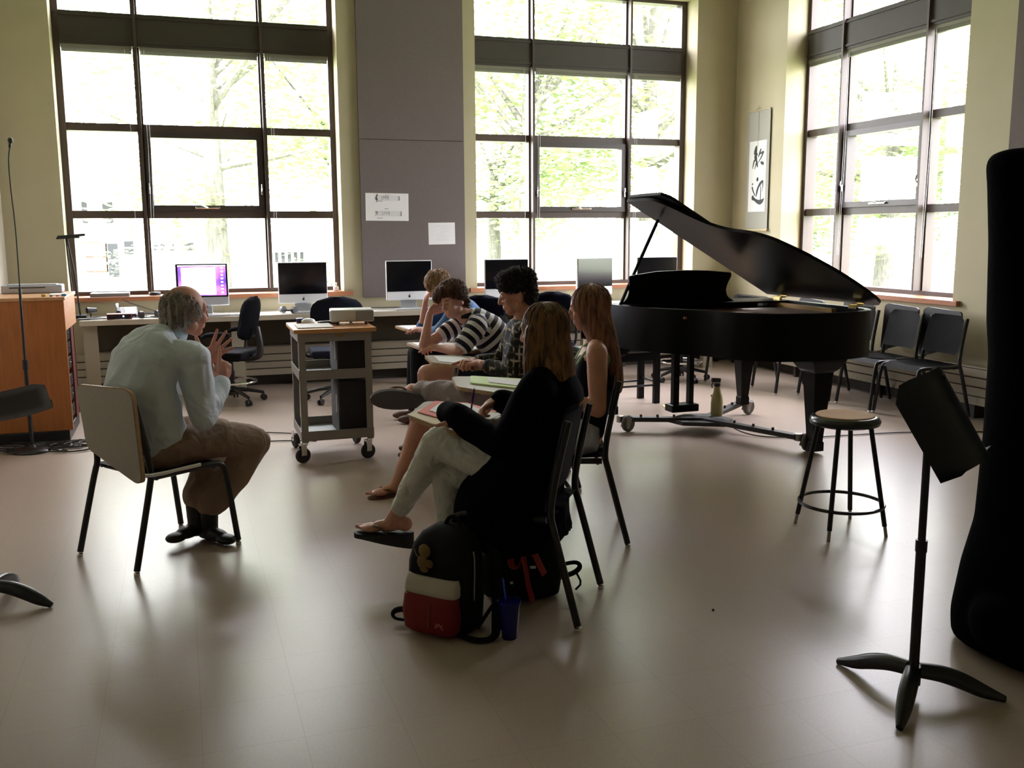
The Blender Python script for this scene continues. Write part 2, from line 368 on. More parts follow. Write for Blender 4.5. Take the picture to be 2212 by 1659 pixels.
# ------------------------------------------------------------------ all-in-one computers
applem = mat('mark_grey', (.03, .03, .035), .3)
def apple_pts():
    p = []
    for i in range(40):
        a = 2 * PI * i / 40
        r = 1 + .10 * math.sin(a) ** 2 * (1 if math.sin(a) > 0 else .4) - .22 * math.exp(-((a - PI / 2) / .28) ** 2) - .12 * math.exp(-((a - 3 * PI / 2) / .25) ** 2)
        x = r * math.cos(a) * .92; y = r * math.sin(a)
        d = math.hypot(x - 1.08, y - .12)
        if d < .48:
            k = .48 / max(d, .01); x = 1.08 + (x - 1.08) * k; y = .12 + (y - .12) * k
            x = min(x, .95)
        p.append((x, y))
    return p
def imac(lit=False):
    t = thing('desktop_computer', '', 'computer')
    b = MB(); b.rb((0, 0, .295), (.487, .035, .41), None, .012, 3); b.build('housing', white_p if not lit else alu, t, True)
    fr = mat('screen_bezel', (.006, .006, .007), .25)
    if lit: MB().bx(-.238, .238, -.0195, -.017, .175, .494).build('bezel', fr, t)
    b = MB(); x = .236 if not lit else .222; b.bx(-x, x, -.0215, -.0185, .182 if not lit else .190, .492 if not lit else .484)
    if lit:
        m = mat('desktop_picture', (.02, .01, .04), .3); n, l, bs = nodes(m)
        tc = n.new('ShaderNodeTexCoord'); ns = n.new('ShaderNodeTexNoise'); ns.inputs['Scale'].default_value = 5; l.new(tc.outputs['Object'], ns.inputs['Vector'])
        cr = n.new('ShaderNodeValToRGB'); e = cr.color_ramp.elements; e[0].position = .35; e[0].color = (.03, .01, .10, 1); e[1].position = .7; e[1].color = (.75, .18, .8, 1)
        k = e.new(.52); k.color = (.16, .06, .4, 1)
        l.new(ns.outputs['Fac'], cr.inputs[0]); l.new(cr.outputs[0], bs.inputs['Emission Color']); bs.inputs['Emission Strength'].default_value = 1.1
        s = b.build('screen', m, t)
        MB().bx(-.19, .125, -.024, -.022, .20, .462).build('document_window', mat('window_white', (.7, .7, .75), .4, emit=(.93, .90, 1), es=1.15), s)
        b = MB(); b.bx(-.222, .222, -.024, -.022, .474, .484)
        for k in range(8): b.rb((.185, -.0235, .455 - k * .034), (.022, .002, .014), None, .003, 1)
        b.build('icon', mat('icon_white', (.7, .7, .8), .4, emit=(.8, .8, 1), es=1.1), s)
    else:
        b.build('screen', black_s, t)
    b = MB(); b.prism([(p[0] * .0125, p[1] * .0125) for p in apple_pts()], .002, Matrix.Translation((0, -.0178, .130)) @ Matrix.Rotation(PI / 2, 4, 'X'))
    b.prism([(math.cos(a) * .0035, math.sin(a) * .006) for a in [i * PI / 6 for i in range(12)]], .002, Matrix.Translation((.003, -.0178, .150)) @ Matrix.Rotation(PI / 2, 4, 'X') @ Matrix.Rotation(-.6, 4, 'Z'))
    b.build('fruit_mark', applem, t)
    b = MB(); b.rb((0, .01, .006), (.19, .19, .012), None, .004); b.rb((0, .05, .11), (.17, .012, .22), R3(-.18, 0, 0), .004); b.build('stand', alu, t)
    return t
DZ = .7725
ic = imac(True); ic.location = (.2, 9.9, DZ); ic['label'] = 'desktop computer with a lit purple screen and open white window'
i2 = imac(); i2.location = (1.162, 9.9, DZ); i2['label'] = 'white desktop computer with a black screen beside the left window frame'
for x, rz, lab in ((2.25, .02, 'white desktop computer in front of the mauve fabric panel'), (3.32, -.05, 'dark-screened desktop computer behind the curly-haired student'),
                   (4.35, .24, 'white desktop computer whose screen mirrors the windows, left of the piano prop'), (5.12, -.1, 'desktop computer half hidden behind the piano music desk')):
    c = dup(i2, (x, 9.9, DZ), rz, lab)
    c['group'] = 'dark desktop computers on the counter'
i2['group'] = 'dark desktop computers on the counter'
def keyboard(loc, rz, lab):
    t = thing('keyboard', lab, 'keyboard', loc, rz)
    MB().rb((0, 0, .006), (.43, .115, .012), None, .004).build('tray', alu, t)
    b = MB()
    for i in range(14):
        for j in range(5): b.bx(-.205 + i * .0295, -.205 + i * .0295 + .025, -.05 + j * .0205, -.05 + j * .0205 + .017, .012, .017)
    b.build('key', white_p, t); return t
k0 = keyboard((2.28, 9.74, DZ), 0, 'white keyboard in front of the computer at the mauve panel')
dup(k0, (.35, 9.72, DZ), .1, 'white keyboard below the purple-screened computer')
dup(k0, (1.25, 9.74, DZ), 0, 'white keyboard below the computer near the left window frame')
dup(k0, (3.4, 9.74, DZ), 0, 'white keyboard left of the curly-haired student\'s face')
# small things on desk and sill
t = thing('desk_phone', 'black desk phone with a light display panel on the counter', 'telephone', (-.50, 9.95, DZ), .1)
b = MB(); b.rb((0, 0, .045), (.19, .17, .025), R3(.45, 0, 0), .006); b.build('phone_base', black_p, t)
b = MB(); b.rb((.03, -.02, .062), (.10, .13, .006), R3(.45, 0, 0), .002); b.build('display', mat('phone_face', (.6, .65, .75), .2), t)
b = MB(); b.tube([(-.08, -.08, .05), (-.085, 0, .10), (-.08, .08, .11)], [.022, .014, .022], 10, 1); b.build('handset', black_p, t)
t = thing('audio_interface', 'flat dark red audio box with a blue light on the counter', 'audio interface', (-.56, 9.76, DZ), .05)
MB().rb((0, 0, .025), (.22, .14, .05), None, .006).build('case', mat('dark_red_metal', (.20, .02, .03), .35), t)
b = MB(); b.rb((0, -.071, .025), (.20, .004, .035), None, .002); f = b.build('front_panel', black_p, t)
MB().cyl((.035, -.073, .028), (.035, -.0745, .028), .007).build('power_light', mat('blue_led', (.1, .2, 1), .3, emit=(.35, .55, 1), es=4), f)
b = MB()
for x in (-.06, -.03, .0): b.cyl((x, -.073, .025), (x, -.09, .025), .009)
b.build('knob', black_p, f)
def headphones(loc, rz, lab, r=.085):
    t = thing('headphones', lab, 'headphones', loc, rz)
    b = MB(); b.tube([(math.cos(a) * r, math.sin(a) * r, .03 + .01 * math.sin(a)) for a in [i * PI / 10 for i in range(11)]], .007, 8); b.build('headband', black_p, t)
    for s in (-1, 1):
        b = MB(); b.cyl((s * r - s * .02, -.01, .035), (s * r + s * .015, -.01, .035), .035, .032, 18); b.build('ear_cup', black_p, t, True)
    return t
h0 = headphones((-.30, 9.77, DZ), .5, 'black headphones beside the red audio box on the counter')
dup(h0, (.99, 9.76, DZ), 2.2, 'small black headphones in front of the computer near the left window frame')
t = thing('webcam', 'small black camera on a round foot at the left end of the counter', 'camera', (-.82, 9.93, DZ))
b = MB(); b.lathe([(.035, 0), (.035, .008), (.006, .012), (.006, .05)], (0, 0, 0)); b.build('foot', black_p, t)
b = MB(); b.cyl((-.03, -.02, .075), (.05, .02, .075), .03, .02); b.build('camera_head', black_p, t, True)
o = MB().rb((-.80, 9.78, DZ + .006), (.24, .12, .012), RZ(.15), .002).build('notebook', black_p); tag(o, 'thin dark notebook lying at the left end of the counter', 'notebook')
o = MB().rb((-.66, 9.74, DZ + .002), (.30, .09, .003), RZ(-.1), .001).build('paper_sheet', paper); tag(o, 'loose white sheets under the audio box on the counter', 'paper')
b = MB()
random.seed(3)
for k in range(9):
    x = -.9 + random.random() * .75; y = 9.72 + random.random() * .2; p = []
    for j in range(6):
        p.append((x, y, DZ + .006 + .006 * random.random())); x += random.uniform(-.1, .14); y += random.uniform(-.05, .05); y = min(max(y, 9.70), 9.98); x = min(x, -.1)
    b.tube(p, .004, 6, 2)
tag(b.build('cable_tangle', black_p), 'tangle of thin black cables across the left end of the counter', 'cable', kind='stuff')
b = MB(); b.tube([(-.55, 10.2, .93), (-.5, 10.16, .90), (-.3, 10.1, .83), (-.17, 10.0, .79), (-.1, 9.95, .778)], .004, 6, 2); tag(b.build('cable', black_p), 'black cable drooping from the left sill down to the counter', 'cable')
b = MB(); b.tube([(1.75, 10.1, .778), (1.9, 10.08, .782), (2.05, 10.1, .778), (2.2, 10.05, .78), (2.3, 10.0, .778)], .004, 6, 2); tag(b.build('cable', black_p), 'black cable along the wall left of the computer at the mauve panel', 'cable')
b = MB(); b.rb((-.665, 10.38, .968), (.36, .22, .034), None, .006); tag(b.build('storage_tray', mat('grey_tray', (.25, .26, .28), .4)), 'long flat grey tray lying on the left window sill', 'tray')
b = MB(); b.lathe([(.0, .95), (.055, .95), (.06, .965), (.055, .982), (.0, .986)], (-.25, 10.36, 0)); tag(b.build('puck', black_p, None, True), 'small round black disc on the left window sill', 'speaker')
b = MB(); b.lathe([(.022, .951), (.03, .955), (.03, .99), (.02, 1.0), (.012, 1.005), (.012, 1.03), (.018, 1.035), (.0, 1.04)], (1.56, 10.35, 0)); tag(b.build('dispenser_bottle', white_p, None, True), 'tiny white bottle at the right end of the left sill', 'bottle')
# black floor-standing task lamp beside window 1
t = thing('desk_lamp', 'black flat-headed lamp on thin twin stems beside the left window', 'lamp', (-.96, 9.98, 0))
b = MB(); b.rb((.02, .03, .787), (.16, .16, .03), None, .008); b.build('base', black_p, t)
b = MB(); b.tube([(.0, 0, .80), (-.02, 0, 1.2), (-.03, 0, 1.52)], .008, 8); b.build('stem', black_p, t)
b = MB(); b.tube([(.045, 0, .80), (.02, 0, 1.2), (-.02, 0, 1.52)], .008, 8); b.build('stem', black_p, t)
b = MB(); b.rb((.02, 0, 1.545), (.24, .07, .022), R3(0, -.08, 0), .006); b.rb((-.01, -.01, 1.528), (.2, .06, .018), R3(0, -.05, 0), .005); b.build('lamp_head', black_p, t)
# ------------------------------------------------------------------ papers on the panel
PY = WY - .0465
def sheet(name, label, x0, x1, z0, z1, sk=0):
    t = thing(name, label, 'paper', ((x0 + x1) / 2, PY, (z0 + z1) / 2), 0)
    t.rotation_euler = (0, sk, 0)
    MB().bx(-(x1 - x0) / 2, (x1 - x0) / 2, -.002, 0, -(z1 - z0) / 2, (z1 - z0) / 2).build('sheet', paper, t); return t
t = sheet('music_sheet', 'landscape white sheet with two printed staves pinned to the mauve panel', 1.878, 2.337, 1.682, 1.968, .01)
b = MB(); gpr = MB()
def hl(bb, x0, x1, z, h=.0016): bb.bx(x0, x1, -.0032, -.0022, z - h / 2, z + h / 2)
def vl(bb, x, z0, z1, w_=.0018): bb.bx(x - w_ / 2, x + w_ / 2, -.0032, -.0022, z0, z1)
for (x0, x1, zt) in ((-.13, .135, .115), (-.135, .155, -.045)):
    for k in range(5): hl(b, x0, x1, zt - k * .0115)
    vl(b, x1 - .014, zt - .046, zt, .003); vl(b, x1 - .004, zt - .046, zt, .009)
    for q in (.28, .45, .55): vl(b, x0 + (x1 - x0) * q, zt - .046, zt, .002)
    for q in (.32, .36, .41, .49, .52):
        b.ball((x0 + (x1 - x0) * q, -.003, zt - .01 - .03 * ((q * 37) % 1)), .004, 1, (.005, .001, .004)); vl(b, x0 + (x1 - x0) * q + .004, zt - .03, zt + .005, .0014)
for zt in (.06, -.115): hl(gpr, -.11, -.05, zt, .006)
hl(gpr, -.03, .015, .012 - .03, .006)
for q in range(4): hl(gpr, -.02 + q * .012, -.013 + q * .012, .125, .005)
b.bm.from_mesh(gpr.mesh('tmp')); b.build('staff', print_m, t)
cl = MB(); cl.tube([(-.118, -.003, .055), (-.112, -.003, .05), (-.107, -.003, .06), (-.112, -.003, .10), (-.107, -.003, .135), (-.101, -.003, .13), (-.104, -.003, .112), (-.122, -.003, .095), (-.122, -.003, .078), (-.108, -.003, .072), (-.099, -.003, .082), (-.105, -.003, .093), (-.112, -.003, .086)], .0022, 6, 1)
cl.build('treble_clef', ink, t)
cl = MB(); cl.tube([(-.128, -.003, -.088), (-.112, -.003, -.075), (-.106, -.003, -.058), (-.114, -.003, -.048), (-.124, -.003, -.052), (-.122, -.003, -.06)], [.001, .0022, .003, .003, .0025, .003], 6, 1); cl.ball((-.1, -.003, -.053), .0022, 1); cl.ball((-.1, -.003, -.065), .0022, 1)
cl.build('bass_clef', ink, t)
t = sheet('notice_sheet', 'small white notice with faint lines lower right on the mauve panel', 2.55, 2.845, 1.43, 1.662, -.01)
b = MB()
for k, (x0, x1) in enumerate(((-.07, .10), (-.01, .10), (.01, .09), (-.02, .09), (-.06, .02), (-.06, .09), (-.05, .06), (-.07, .07))): hl(b, x0, x1, .08 - k * .021, .002)
b.build('line', mat('faint_print', (.55, .55, .6), .8), t)
# ------------------------------------------------------------------ hanging scroll on the right wall
t = thing('hanging_scroll', 'hanging calligraphy scroll with two brushed characters in the room corner', 'scroll', (WX - .012, 9.735, 2.9), -PI / 2 + .0)
# local x runs right along the wall seen from the room (-y world), z up, -y towards the room
sx = 1
b = MB(); b.bx(-.225, .225, -.006, -.002, -1.325, 0); b.build('mounting', mat('grey_brocade', (.36, .355, .31), .8, var=.1, vscale=150), t)
b = MB(); b.cyl((-.245, -.012, -1.335), (.245, -.012, -1.335), .014); b.build('roller', mat('roller_wood', (.5, .42, .25), .5), t)
b = MB(); b.cyl((-.228, -.008, 0), (.228, -.008, 0), .008); b.build('top_rod', mat('roller_wood', (.5, .42, .25), .5), t)
b = MB(); b.tube([(-.09, -.006, .0), (0, -.004, .045), (.05, -.006, .0)], .002, 6); b.tube([(0, -.012, .04), (.0, -.012, -.4)], .0015, 6); b.build('cord', mat('cord_grey', (.3, .29, .25), .7), t)
b = MB(); b.bx(-.172, .172, -.008, -.006, -1.128, -.335); pp = b.build('paper_panel', mat('scroll_paper', (.78, .80, .79), .8), t)
def uv(px, py):
    u0 = 163 + (135 - 163) * (py - 515) / 845; u1 = 380 + (345 - 380) * (py - 480) / 865
    u = (px - u0) / (u1 - u0); tp = 515 - (px - 163) * .16; bt = 1360 - (px - 135) * .07
    v = (py - tp) / (bt - tp)
    return -.172 + .344 * u, -.335 - .793 * v
def stroke(bb, pts, ws):
    P3 = []
    for (x, y), w_ in zip(pts, ws):
        a, c = uv(x, y); P3.append(V((a, -.0086, c)))
    rs = [w_ * .00105 for w_ in ws]
    bb.tube(P3, rs, 10, 2, rz=None)
S1 = [([(252, 558), (243, 600), (236, 640), (224, 668)], [10, 26, 30, 16]), ([(262, 650), (240, 680), (224, 702), (258, 692), (236, 722), (213, 750)], [12, 20, 16, 10, 18, 8]),
      ([(246, 700), (250, 740), (247, 795)], [10, 16, 12]), ([(218, 745), (207, 790), (198, 838)], [12, 10, 4]), ([(247, 765), (236, 800), (226, 842)], [10, 8, 4]), ([(255, 740), (262, 790), (256, 815)], [8, 10, 12]),
      ([(308, 590), (292, 640), (272, 692)], [8, 16, 6]), ([(298, 652), (318, 638), (340, 620)], [8, 12, 6]), ([(340, 622), (312, 690), (268, 765)], [12, 10, 4]), ([(300, 752), (318, 762), (340, 772)], [8, 20, 14])]
S2 = [([(266, 935), (260, 962), (254, 985)], [8, 24, 10]), ([(194, 1014), (200, 1028)], [10, 14]), ([(193, 1055), (202, 1100), (232, 1165)], [12, 10, 6]),
      ([(328, 970), (298, 1005), (268, 1055), (252, 1110), (243, 1170)], [8, 20, 14, 18, 6]), ([(326, 975), (326, 1060), (314, 1108)], [14, 6, 3]), ([(300, 1038), (298, 1120), (294, 1205)], [6, 8, 8]),
      ([(212, 1172), (192, 1192), (214, 1196), (242, 1222), (285, 1240), (318, 1220), (340, 1186)], [20, 26, 16, 18, 28, 22, 4])]
b = MB()
for p, w_ in S1: stroke(b, p, w_)
b.build('brush_character', ink, pp)
b = MB()
for p, w_ in S2: stroke(b, p, w_)
b.build('brush_character', ink, pp)
# flatten brush strokes onto the paper
for o in pp.children:
    for v in o.data.vertices: v.co.y = -.0086 + (v.co.y + .0086) * .06
# ------------------------------------------------------------------ tablet-arm chairs
TAB = [(.58, .64), (.20, .58), (-.08, .26), (-.02, .17), (.30, .16), (.57, .42)]
def rounded(poly, r=.03, k=5):
    out = []
    n = len(poly)
    for i in range(n):
        p = V((*poly[i], 0)); a = V((*poly[i - 1], 0)); c = V((*poly[(i + 1) % n], 0))
        d1 = (a - p); d2 = (c - p); rr = min(r, d1.length * .45, d2.length * .45)
        s = p + d1.normalized() * rr; e = p + d2.normalized() * rr
        for j in range(k + 1):
            q = j / k; out.append(tuple((s * (1 - q) ** 2 + p * 2 * q * (1 - q) + e * q * q)[:2]))
    return out
def make_chair(tab, seatm=chairm, edge=None, dx=0, dz=0):
    t = thing('tablet_arm_chair', '', 'chair')
    # seat shell: gently dished with waterfall front
    b = MB(); n = 11
    grid = []
    for i in range(n):
        u = i / (n - 1); y = -.20 + .43 * u
        row = []
        for j in range(n):
            x = (-.5 + j / (n - 1)) * (.45 - .05 * (1 - u)); z = .452 - .018 * math.cos(PI * x / .5) * math.sin(PI * u) - (.04 * max(0, (u - .8) / .2) ** 2)
            row.append(b.bm.verts.new((x, y, z)))
        grid.append(row)
    for i in range(n - 1):
        for j in range(n - 1): b.bm.faces.new((grid[i][j], grid[i][j + 1], grid[i + 1][j + 1], grid[i + 1][j]))
    bmesh.ops.solidify(b.bm, geom=b.bm.faces[:], thickness=.02); b.build('seat', seatm, t, True)
    b = MB(); n = 11; grid = []
    for i in range(n):
        u = i / (n - 1); z = .53 + .32 * u; hw = .215 - .012 * u
        if u > .85: hw -= .05 * ((u - .85) / .15) ** 2
        if u < .1: hw -= .03 * ((.1 - u) / .1) ** 2
        row = []
        for j in range(n):
            q = -1 + 2 * j / (n - 1); row.append(b.bm.verts.new((q * hw, -.178 - .065 * u - .02 * (1 - q * q) + .01, z)))
        grid.append(row)
    for i in range(n - 1):
        for j in range(n - 1): b.bm.faces.new((grid[i][j], grid[i + 1][j], grid[i + 1][j + 1], grid[i][j + 1]))
    bmesh.ops.solidify(b.bm, geom=b.bm.faces[:], thickness=.02); b.build('backrest', seatm, t, True)
    for s in (-1, 1):
        b = MB(); b.tube([(s * .24, -.30, .02), (s * .232, -.20, .40), (s * .222, -.182, .46), (s * .215, -.202, .60), (s * .205, -.253, .83)], .0152, 12, 2); g = b.build('rear_leg', tubem, t, True)
        MB().lathe([(.012, 0), (.014, .002), (.014, .012), (.009, .016), (.009, .024)], (s * .24, -.301, 0), 14).build('glide', chrome, g, True)
        b = MB(); b.tube([(s * .24, .27, .02), (s * .228, .225, .39), (s * .222, .20, .432), (s * .221, .10, .435), (s * .22, -.17, .435)], .0152, 12, 2); g = b.build('front_leg', tubem, t, True)
        MB().lathe([(.012, 0), (.014, .002), (.014, .012), (.009, .016), (.009, .024)], (s * .24, .271, 0), 14).build('glide', chrome, g, True)
    b = MB(); b.cyl((-.215, -.15, .425), (.215, -.15, .425), .011); b.cyl((-.215, .17, .42), (.215, .17, .42), .011); b.rb((0, -.02, .42), (.40, .05, .012), None, .003); b.build('crossbar', tubem, t)
    if tab == 'open':
        z = .74
        b = MB(); b.prism(rounded(TAB, .05), .016, Matrix.Translation((0, 0, z - .018))); tp = b.build('tablet', wood_e, t)
        top = [(.0 + (x - .25) * .985 + .25, (y - .4) * .985 + .4) for x, y in TAB]
        b = MB(); b.prism(rounded(top, .05), .003, Matrix.Translation((0, 0, z - .002))); b.build('laminate', lam_b, tp)
        b = MB(); b.tube([(.245, -.16, .44), (.29, -.10, .50), (.31, .0, .66), (.31, .10, .715), (.28, .35, .716)], .011, 10, 2); b.build('support_arm', mat('arm_grey', (.22, .23, .25), .3, metal=.8), t, True)
    elif tab == 'stowed':
        edge = edge or wood_e; poly = [(-.165, .857), (.245, .872), (.30, .852), (.335, .455), (.285, .44), (.22, .458), (-.11, .556)]
        M = Matrix.Translation((0, -.335, 0)) @ Matrix.Rotation(PI / 2, 4, 'X')
        M = Matrix.Translation((0, 0, 0)) @ Matrix(((1, 0, 0, 0), (0, 0, 1, -.300), (0, 1, 0, 0), (0, 0, 0, 1)))
        poly = [(x + dx, z + dz) for x, z in poly]; b = MB(); b.prism(rounded(poly, .045), .016, M); tp = b.build('tablet', edge, t)
        cx, cz = .08, .67
        p2 = [((x - cx) * .975 + cx, (y - cz) * .975 + cz) for x, y in poly]
        M2 = Matrix(((1, 0, 0, 0), (0, 0, 1, -.303), (0, 1, 0, 0), (0, 0, 0, 1)))
        b = MB(); b.prism(rounded(p2, .045), .003, M2); b.build('laminate', lam_b, tp)
        b = MB(); b.tube([(.255, .06, .455), (.262, -.2, .455), (.27, -.262, .47)], .010, 10, 1); b.build('support_arm', chrome, t, True)
    return t
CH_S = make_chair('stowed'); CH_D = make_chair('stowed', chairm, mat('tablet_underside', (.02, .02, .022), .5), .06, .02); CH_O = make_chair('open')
def place(first, src, loc, f, label):
    o = src if first else copy_tree(src)
    o.location = (loc[0], loc[1], 0); o.rotation_euler = (0, 0, facing(f)); o['label'] = label; o['group'] = 'tablet arm chairs in the room'; return o
mc = place(True, CH_S, (-.154, 4.958), (.82, .57), 'dark chair with a taupe tablet folded behind it under the grey-haired man')
RL = [((5.85, 6.49), (-1, .04), 'empty dark chair at the right wall nearest the camera, under the sill end'), ((5.84, 6.98), (-1, .05), 'empty dark chair at the right wall just right of the piano tail'),
      ((5.80, 7.50), (-1, .03), 'empty dark chair at the right wall mostly hidden by the piano tail'), ((5.62, 8.02), (-1, .1), 'dark chair behind the piano, only its legs seen left of the rear piano leg'),
      ((5.45, 8.62), (-.9, -.3), 'dark chair behind the piano near the room corner, only leg ends showing')]
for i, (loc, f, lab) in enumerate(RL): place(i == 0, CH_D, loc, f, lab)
PEO = {}
place(True, CH_O, (1.294, 3.70), (-.82, .57), 'black chair with tablet arm nearest the camera, under the student in the black coat')
place(False, CH_O, (1.835, 4.52), (-.94, .35), 'black tablet chair under the long-haired sleeveless student')
place(False, CH_O, (1.99, 5.56), (-.95, .25), 'black tablet chair under the curly-haired student in plaid')
place(False, CH_O, (2.15, 6.45), (-.95, .1), 'black tablet chair under the student in the striped shirt')
place(False, CH_O, (2.35, 7.80), (-.95, .1), 'black tablet chair farthest back under the blonde student')
def on_tab(org, f, lx, ly, z):
    M = Matrix.Translation((org[0], org[1], 0)) @ Matrix.Rotation(facing(f), 4, 'Z'); return M @ V((lx, ly, z))
def paper_on(org, f, quad, lab, name='worksheet', m=paper, z=.742, h=.002, cat='paper'):
    M = Matrix.Translation((org[0], org[1], z)) @ Matrix.Rotation(facing(f), 4, 'Z')
    o = MB().prism(quad, h, M).build(name, m); return tag(o, lab, cat)
paper_on((1.99, 5.56), (-.95, .25), [(.51, .57), (.24, .535), (.02, .28), (.17, .26), (.45, .40)], 'white sheet on the tablet in front of the curly-haired student')
paper_on((2.15, 6.45), (-.95, .1), [(.53, .60), (.20, .555), (.0, .33), (.15, .30), (.50, .46)], 'white sheet on the tablet under the striped student\'s elbows')
paper_on((2.35, 7.80), (-.95, .1), [(.53, .60), (.20, .555), (.0, .33), (.15, .30), (.50, .46)], 'white sheet on the farthest tablet behind the cart')
G = ((1.835, 4.52), (-.94, .35))
o = paper_on(*G, rounded([(.54, .53), (.28, .51), (.10, .25), (.42, .22)], .03), 'pale green notebook lying on the sleeveless student\'s tablet', 'notebook', mat('lime_card', (.52, .66, .28), .6), .742, .008, 'notebook')
paper_on(*G, [(.46, .43), (.28, .41), (.14, .22), (.36, .20)], 'white page resting on the pale green notebook', 'worksheet', paper, .7515, .0015)
Wd = ((1.294, 3.70), (-.82, .57))
paper_on(*Wd, [(.20, .58), (.03, .40), (-.06, .22), (.20, .20), (.45, .40), (.40, .56)], 'cream worn sheets under the red folder on the nearest tablet', 'worksheet', mat('cream_paper', (.68, .56, .40), .8), .742, .004)
paper_on(*Wd, [(.53, .57), (.24, .545), (.03, .27), (.34, .20), (.52, .40)], 'open red folder on the nearest tablet', 'folder', mat('red_card', (.62, .10, .06), .6), .7485, .003, 'folder')
paper_on(*Wd, [(.49, .52), (.27, .50), (.10, .29), (.33, .27), (.48, .38)], 'white printed page on the red folder', 'worksheet', paper, .753, .002)
paper_on(*Wd, [(.33, .33), (.10, .32), (.0, .17), (.26, .15)], 'white lined page under the writing hand', 'worksheet', paper, .7565, .002)
# ------------------------------------------------------------------ AV cart
t = thing('av_cart', 'tall grey metal rolling cart with an orange wooden top in mid-room', 'cart', (.985, 6.83, 0), -.015)
X0, X1, Y0, Y1 = -.255, .235, -.27, .28
b = MB()
b.bx(-.285, .27, -.30, .29, .89, .918, .006); b.build('top_board', mat('cart_top_wood', (.55, .26, .09), .4, var=.12, vscale=8, stretch=(1, 8, 8)), t)
for x, y in ((X0, Y0), (X1, Y0), (X0, Y1), (X1, Y1)):
    b = MB(); sx_ = 1 if x < 0 else -1; sy_ = 1 if y < 0 else -1
    b.bx(min(x, x + sx_ * .045), max(x, x + sx_ * .045), y - .003 * sy_, y + .004 * sy_, .14, .89); b.bx(min(x, x + sx_ * .005), max(x, x + sx_ * .005), min(y, y + sy_ * .045), max(y, y + sy_ * .045), .14, .89)
    b.build('corner_post', cartm, t)
    cst = MB(); cst.cyl((x + sx_ * .022, y + sy_ * .02, .12), (x + sx_ * .022, y + sy_ * .02, .15), .018)
    ca = PI * .5 + .35 if y < 0 else .3
    dx, dy = math.cos(ca), math.sin(ca)
    wx, wy = x + sx_ * .022 - .02, y + sy_ * .02 - .02
    for s in (-1, 1): cst.rb((wx + s * .022 * math.cos(ca), wy + s * .022 * math.sin(ca), .095), (.004, .04, .08), RZ(ca), .001, 1)
    c_ = cst.build('caster', chrome, t)
    wh = MB(); wh.lathe([(.008, -.017), (.044, -.017), (.052, -.010), (.054, 0), (.052, .010), (.044, .017), (.008, .017)], (0, 0, 0), 28, Matrix.Translation((wx, wy, .054)) @ Matrix.Rotation(ca, 4, 'Z') @ Matrix.Rotation(PI / 2, 4, 'Y'))
    wh.build('wheel', rubber, c_, True)
for z in (.575, .155):
    b = MB(); b.bx(X0, X1, Y0, Y1, z, z + .004); f_ = b.build('shelf', cartd, t)
    b = MB(); b.bx(X0, X1, Y0 - .004, Y0, z - .005, z + .062); b.bx(X0, X1, Y1, Y1 + .004, z - .005, z + .062); b.bx(X0 - .004, X0, Y0, Y1, z - .005, z + .062); b.bx(X1, X1 + .004, Y0, Y1, z - .005, z + .062); b.build('shelf_rim', cartm, f_)
b = MB(); b.bx(X0, X1, Y0 - .004, Y0, .83, .89); b.bx(X0, X1, Y1, Y1 + .004, .83, .89); b.bx(X0 - .004, X0, Y0, Y1, .83, .89); b.bx(X1, X1 + .004, Y0, Y1, .83, .89); ap = b.build('apron', cartm, t)
b = MB(); b.rb((.02, Y0 - .005, .868), (.06, .002, .016), None, .003, 1); b.build('maker_plate', mat('brass_plate', (.28, .20, .06), .4, metal=.5), ap)
def tower(z, h, lab):
    o = thing('loudspeaker', lab, 'speaker', (1.105, 6.83, z), -.015)
    MB().rb((0, 0, h / 2), (.21, .40, h), None, .006).build('cabinet', mat('dark_cabinet', (.016, .013, .012), .6), o)
    b = MB(); b.rb((-.107, 0, h / 2), (.005, .37, h - .03), None, .002); b.build('grille', mat('grille_grey', (.05, .05, .048), .8, bump=.3, bscale=400), o)
    b = MB(); b.rb((-.111, -.10, h * .55), (.003, .03, .13), None, .001, 1); b.build('label_strip', mat('strip_white', (.55, .53, .48), .5), o)
tower(.581, .30, 'black box speaker on the middle shelf of the cart'); tower(.161, .38, 'black box speaker on the bottom shelf of the cart')
b = MB(); b.tube([(.80, 6.66, .592), (.86, 6.63, .60), (.93, 6.62, .592), (1.0, 6.61, .592)], .008, 8, 2); tag(b.build('power_cable', black_p), 'thick black cable lying on the cart\'s middle shelf', 'cable')
t = thing('projector', 'grey-white video projector on the right of the cart top', 'projector', (1.135, 6.86, .919), -.12)
b = MB(); b.rb((0, 0, .062), (.30, .22, .085), None, .012, 3); b.build('body', mat('projector_white', (.60, .59, .57), .4), t, True)
b = MB(); b.rb((.09, -.1105, .062), (.125, .004, .07), None, .002, 1); b.build('vent_panel', mat('projector_grey', (.30, .30, .33), .5), t)
b = MB(); b.bx(-.152, -.148, -.08, -.02, .035, .09); b.build('port_panel', black_p, t)
b = MB(); b.cyl((.1, -.08, 0), (.1, -.08, .02), .012); b.cyl((-.1, -.08, 0), (-.1, -.08, .02), .012); b.cyl((0, .08, 0), (0, .08, .02), .012); b.build('foot', black_p, t)
t = thing('computer_mouse', 'white rounded computer mouse on the cart top behind the papers', 'mouse', (.85, 7.00, .919), .4)
b = MB(); b.ball((0, 0, .010), 1, 3, (.055, .032, .026)); bmesh.ops.bisect_plane(b.bm, geom=b.bm.verts[:] + b.bm.edges[:] + b.bm.faces[:], plane_co=(0, 0, .001), plane_no=(0, 0, -1), clear_outer=True); b.build('shell', white_p, t, True)
o = MB().rb((.855, 6.75, .9225), (.24, .30, .006), RZ(-.03), .001, 1).build('paper_stack', paper); tag(o, 'white papers at the left edge of the cart top', 'paper')
